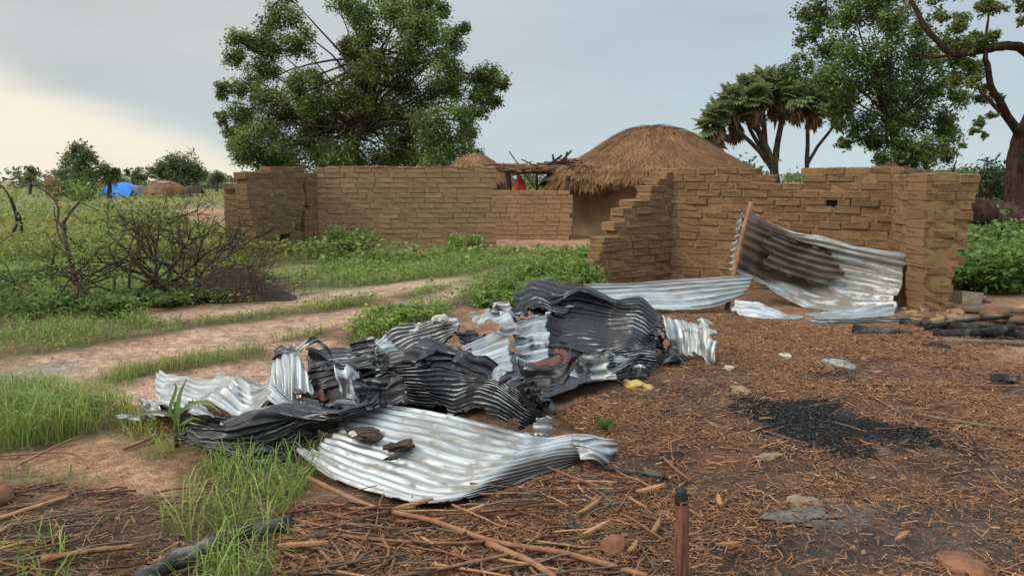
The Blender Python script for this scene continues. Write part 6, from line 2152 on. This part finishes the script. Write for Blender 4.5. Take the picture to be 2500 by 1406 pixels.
BF = [(0, 1, 3, 2), (2, 3, 5, 4), (4, 5, 6)]
rng = np.random.default_rng(202)
gV, gC, lV, lC = [], [], [], []
for k_, (poly, h, dens, br) in G_ZONES.items():
    if k_ == 'sprig':
        continue
    P = sample_poly(poly, dens, rng)
    sd = poly_sd(P, poly)
    nn = fbm(P[:, 0] * 2.2, P[:, 1] * 2.2, 67, 4)
    keep = (sd + (nn - .5) * .6 < -.02) & (rng.random(len(P)) < np.clip((nn - .25) * 3, .15, 1))
    P = P[keep]
    if k_ in ('field', 'wallfront', 'bank', 'behind'):
        bare = np.zeros(len(P), bool)
        for t in R_TAN[:2]: bare |= poly_sd(P, gpoly(t)) < .1
        P = P[~bare]
    n = len(P)
    isl = rng.random(n) < br
    tall = (.55 + .9 * fbm(P[:, 0] * 1.5, P[:, 1] * 1.5, 69, 3))
    yb = np.clip(P[:, 1] / 9, 1, 2.2)
    Pb = P[~isl]
    hb_ = h * tall[~isl]
    V, c = blades(Pb, hb_, rng, .003, .0065, .8)
    sc = yb[~isl][:, None, None]
    ctr = V.mean(1, keepdims=True)
    V[:, :, :2] = ctr[:, :, :2] + (V[:, :, :2] - ctr[:, :, :2]) * np.clip(sc, 1, 2)
    warm = fbm(Pb[:, 0] * .6, Pb[:, 1] * .6, 73, 3)[:, None]
    c = c * (1 + np.array((1.3, .5, .1)) * (warm - .5))
    gV.append(V); gC.append(c)
    Pl = P[isl]
    if len(Pl):
        m = len(Pl)
        rep = 4
        base = np.repeat(np.concatenate([Pl, np.zeros((m, 1))], 1), rep, 0)
        base[:, :2] += rng.normal(0, .035, (m * rep, 2))
        base[:, 2] = rng.random(m * rep) * np.repeat(h * tall[isl], rep) * .9 + .015 + hz(base[:, 0], base[:, 1])
        sz = .035 * np.clip(base[:, 1] / 8, .7, 2.5)
        V = leaf_quads(base, 1.0, rng, 0, 1.2, .6)
        cc = base[:, None, :]
        V = cc + (V - cc) * sz[:, None, None]
        lV.append(V)
        lC.append(mixcol(rng, m * rep, (.11, .17, .035), (.29, .37, .09)))
tag(obj('grass', swarm('grass', np.concatenate(gV), BF, np.concatenate(gC), M_grass)), 'fresh green grass growing in tufts along the track and foreground', 'grass', None, 'stuff')
tag(obj('ground_weeds', swarm('ground_weeds', np.concatenate(lV), [(0, 1, 2, 3)], np.concatenate(lC), M_leaf)), 'low broad leaved weeds over the verges and field', 'weeds', None, 'stuff')
# far plain
n = 90000
Yf = 1 / rng.uniform(1 / 150.0, 1 / 15.0, n)
Xf = rng.uniform(-1.0, 1.0, n) * Yf * .95
P = np.stack([Xf, Yf], 1)
keep = rng.random(n) < np.clip((fbm(Xf * .18, Yf * .18, 79, 4) - .2) * 2.4, .2, 1)
for t in R_TAN[:2]:
    keep &= poly_sd(P, gpoly(t)) > .3
for q in ([(590, 640), (1480, 600), (1480, 590), (560, 600)],):
    keep &= ~((P[:, 0] > PLl.x - .3) & (P[:, 0] < 6.0) & (P[:, 1] < 26) & (P[:, 1] > 15) & (P[:, 0] > -4.8) & (P[:, 1] > 16))
P = P[keep]; n = len(P)
hgt = rng.uniform(.05, .38, n) * np.clip(.5 + fbm(P[:, 0] * .3, P[:, 1] * .3, 83, 3), .4, 1.3)
c3 = np.concatenate([P, hgt[:, None]], 1)
V = leaf_quads(c3, 1.0, rng, 0, 1.4, .6)
sz = .05 + P[:, 1] * .0042
V = c3[:, None] + (V - c3[:, None]) * sz[:, None, None]
warm = fbm(P[:, 0] * .08, P[:, 1] * .08, 89, 3)[:, None]
c = mixcol(rng, n, (.13, .165, .035), (.29, .33, .09)) * (1 + np.array((.7, .15, .1)) * (warm - .45))
tag(obj('plain_grass', swarm('plain_grass', V, [(0, 1, 2, 3)], c, M_leaf)), 'green and yellowish growth over the flat plain to the horizon', 'grass', None, 'stuff')
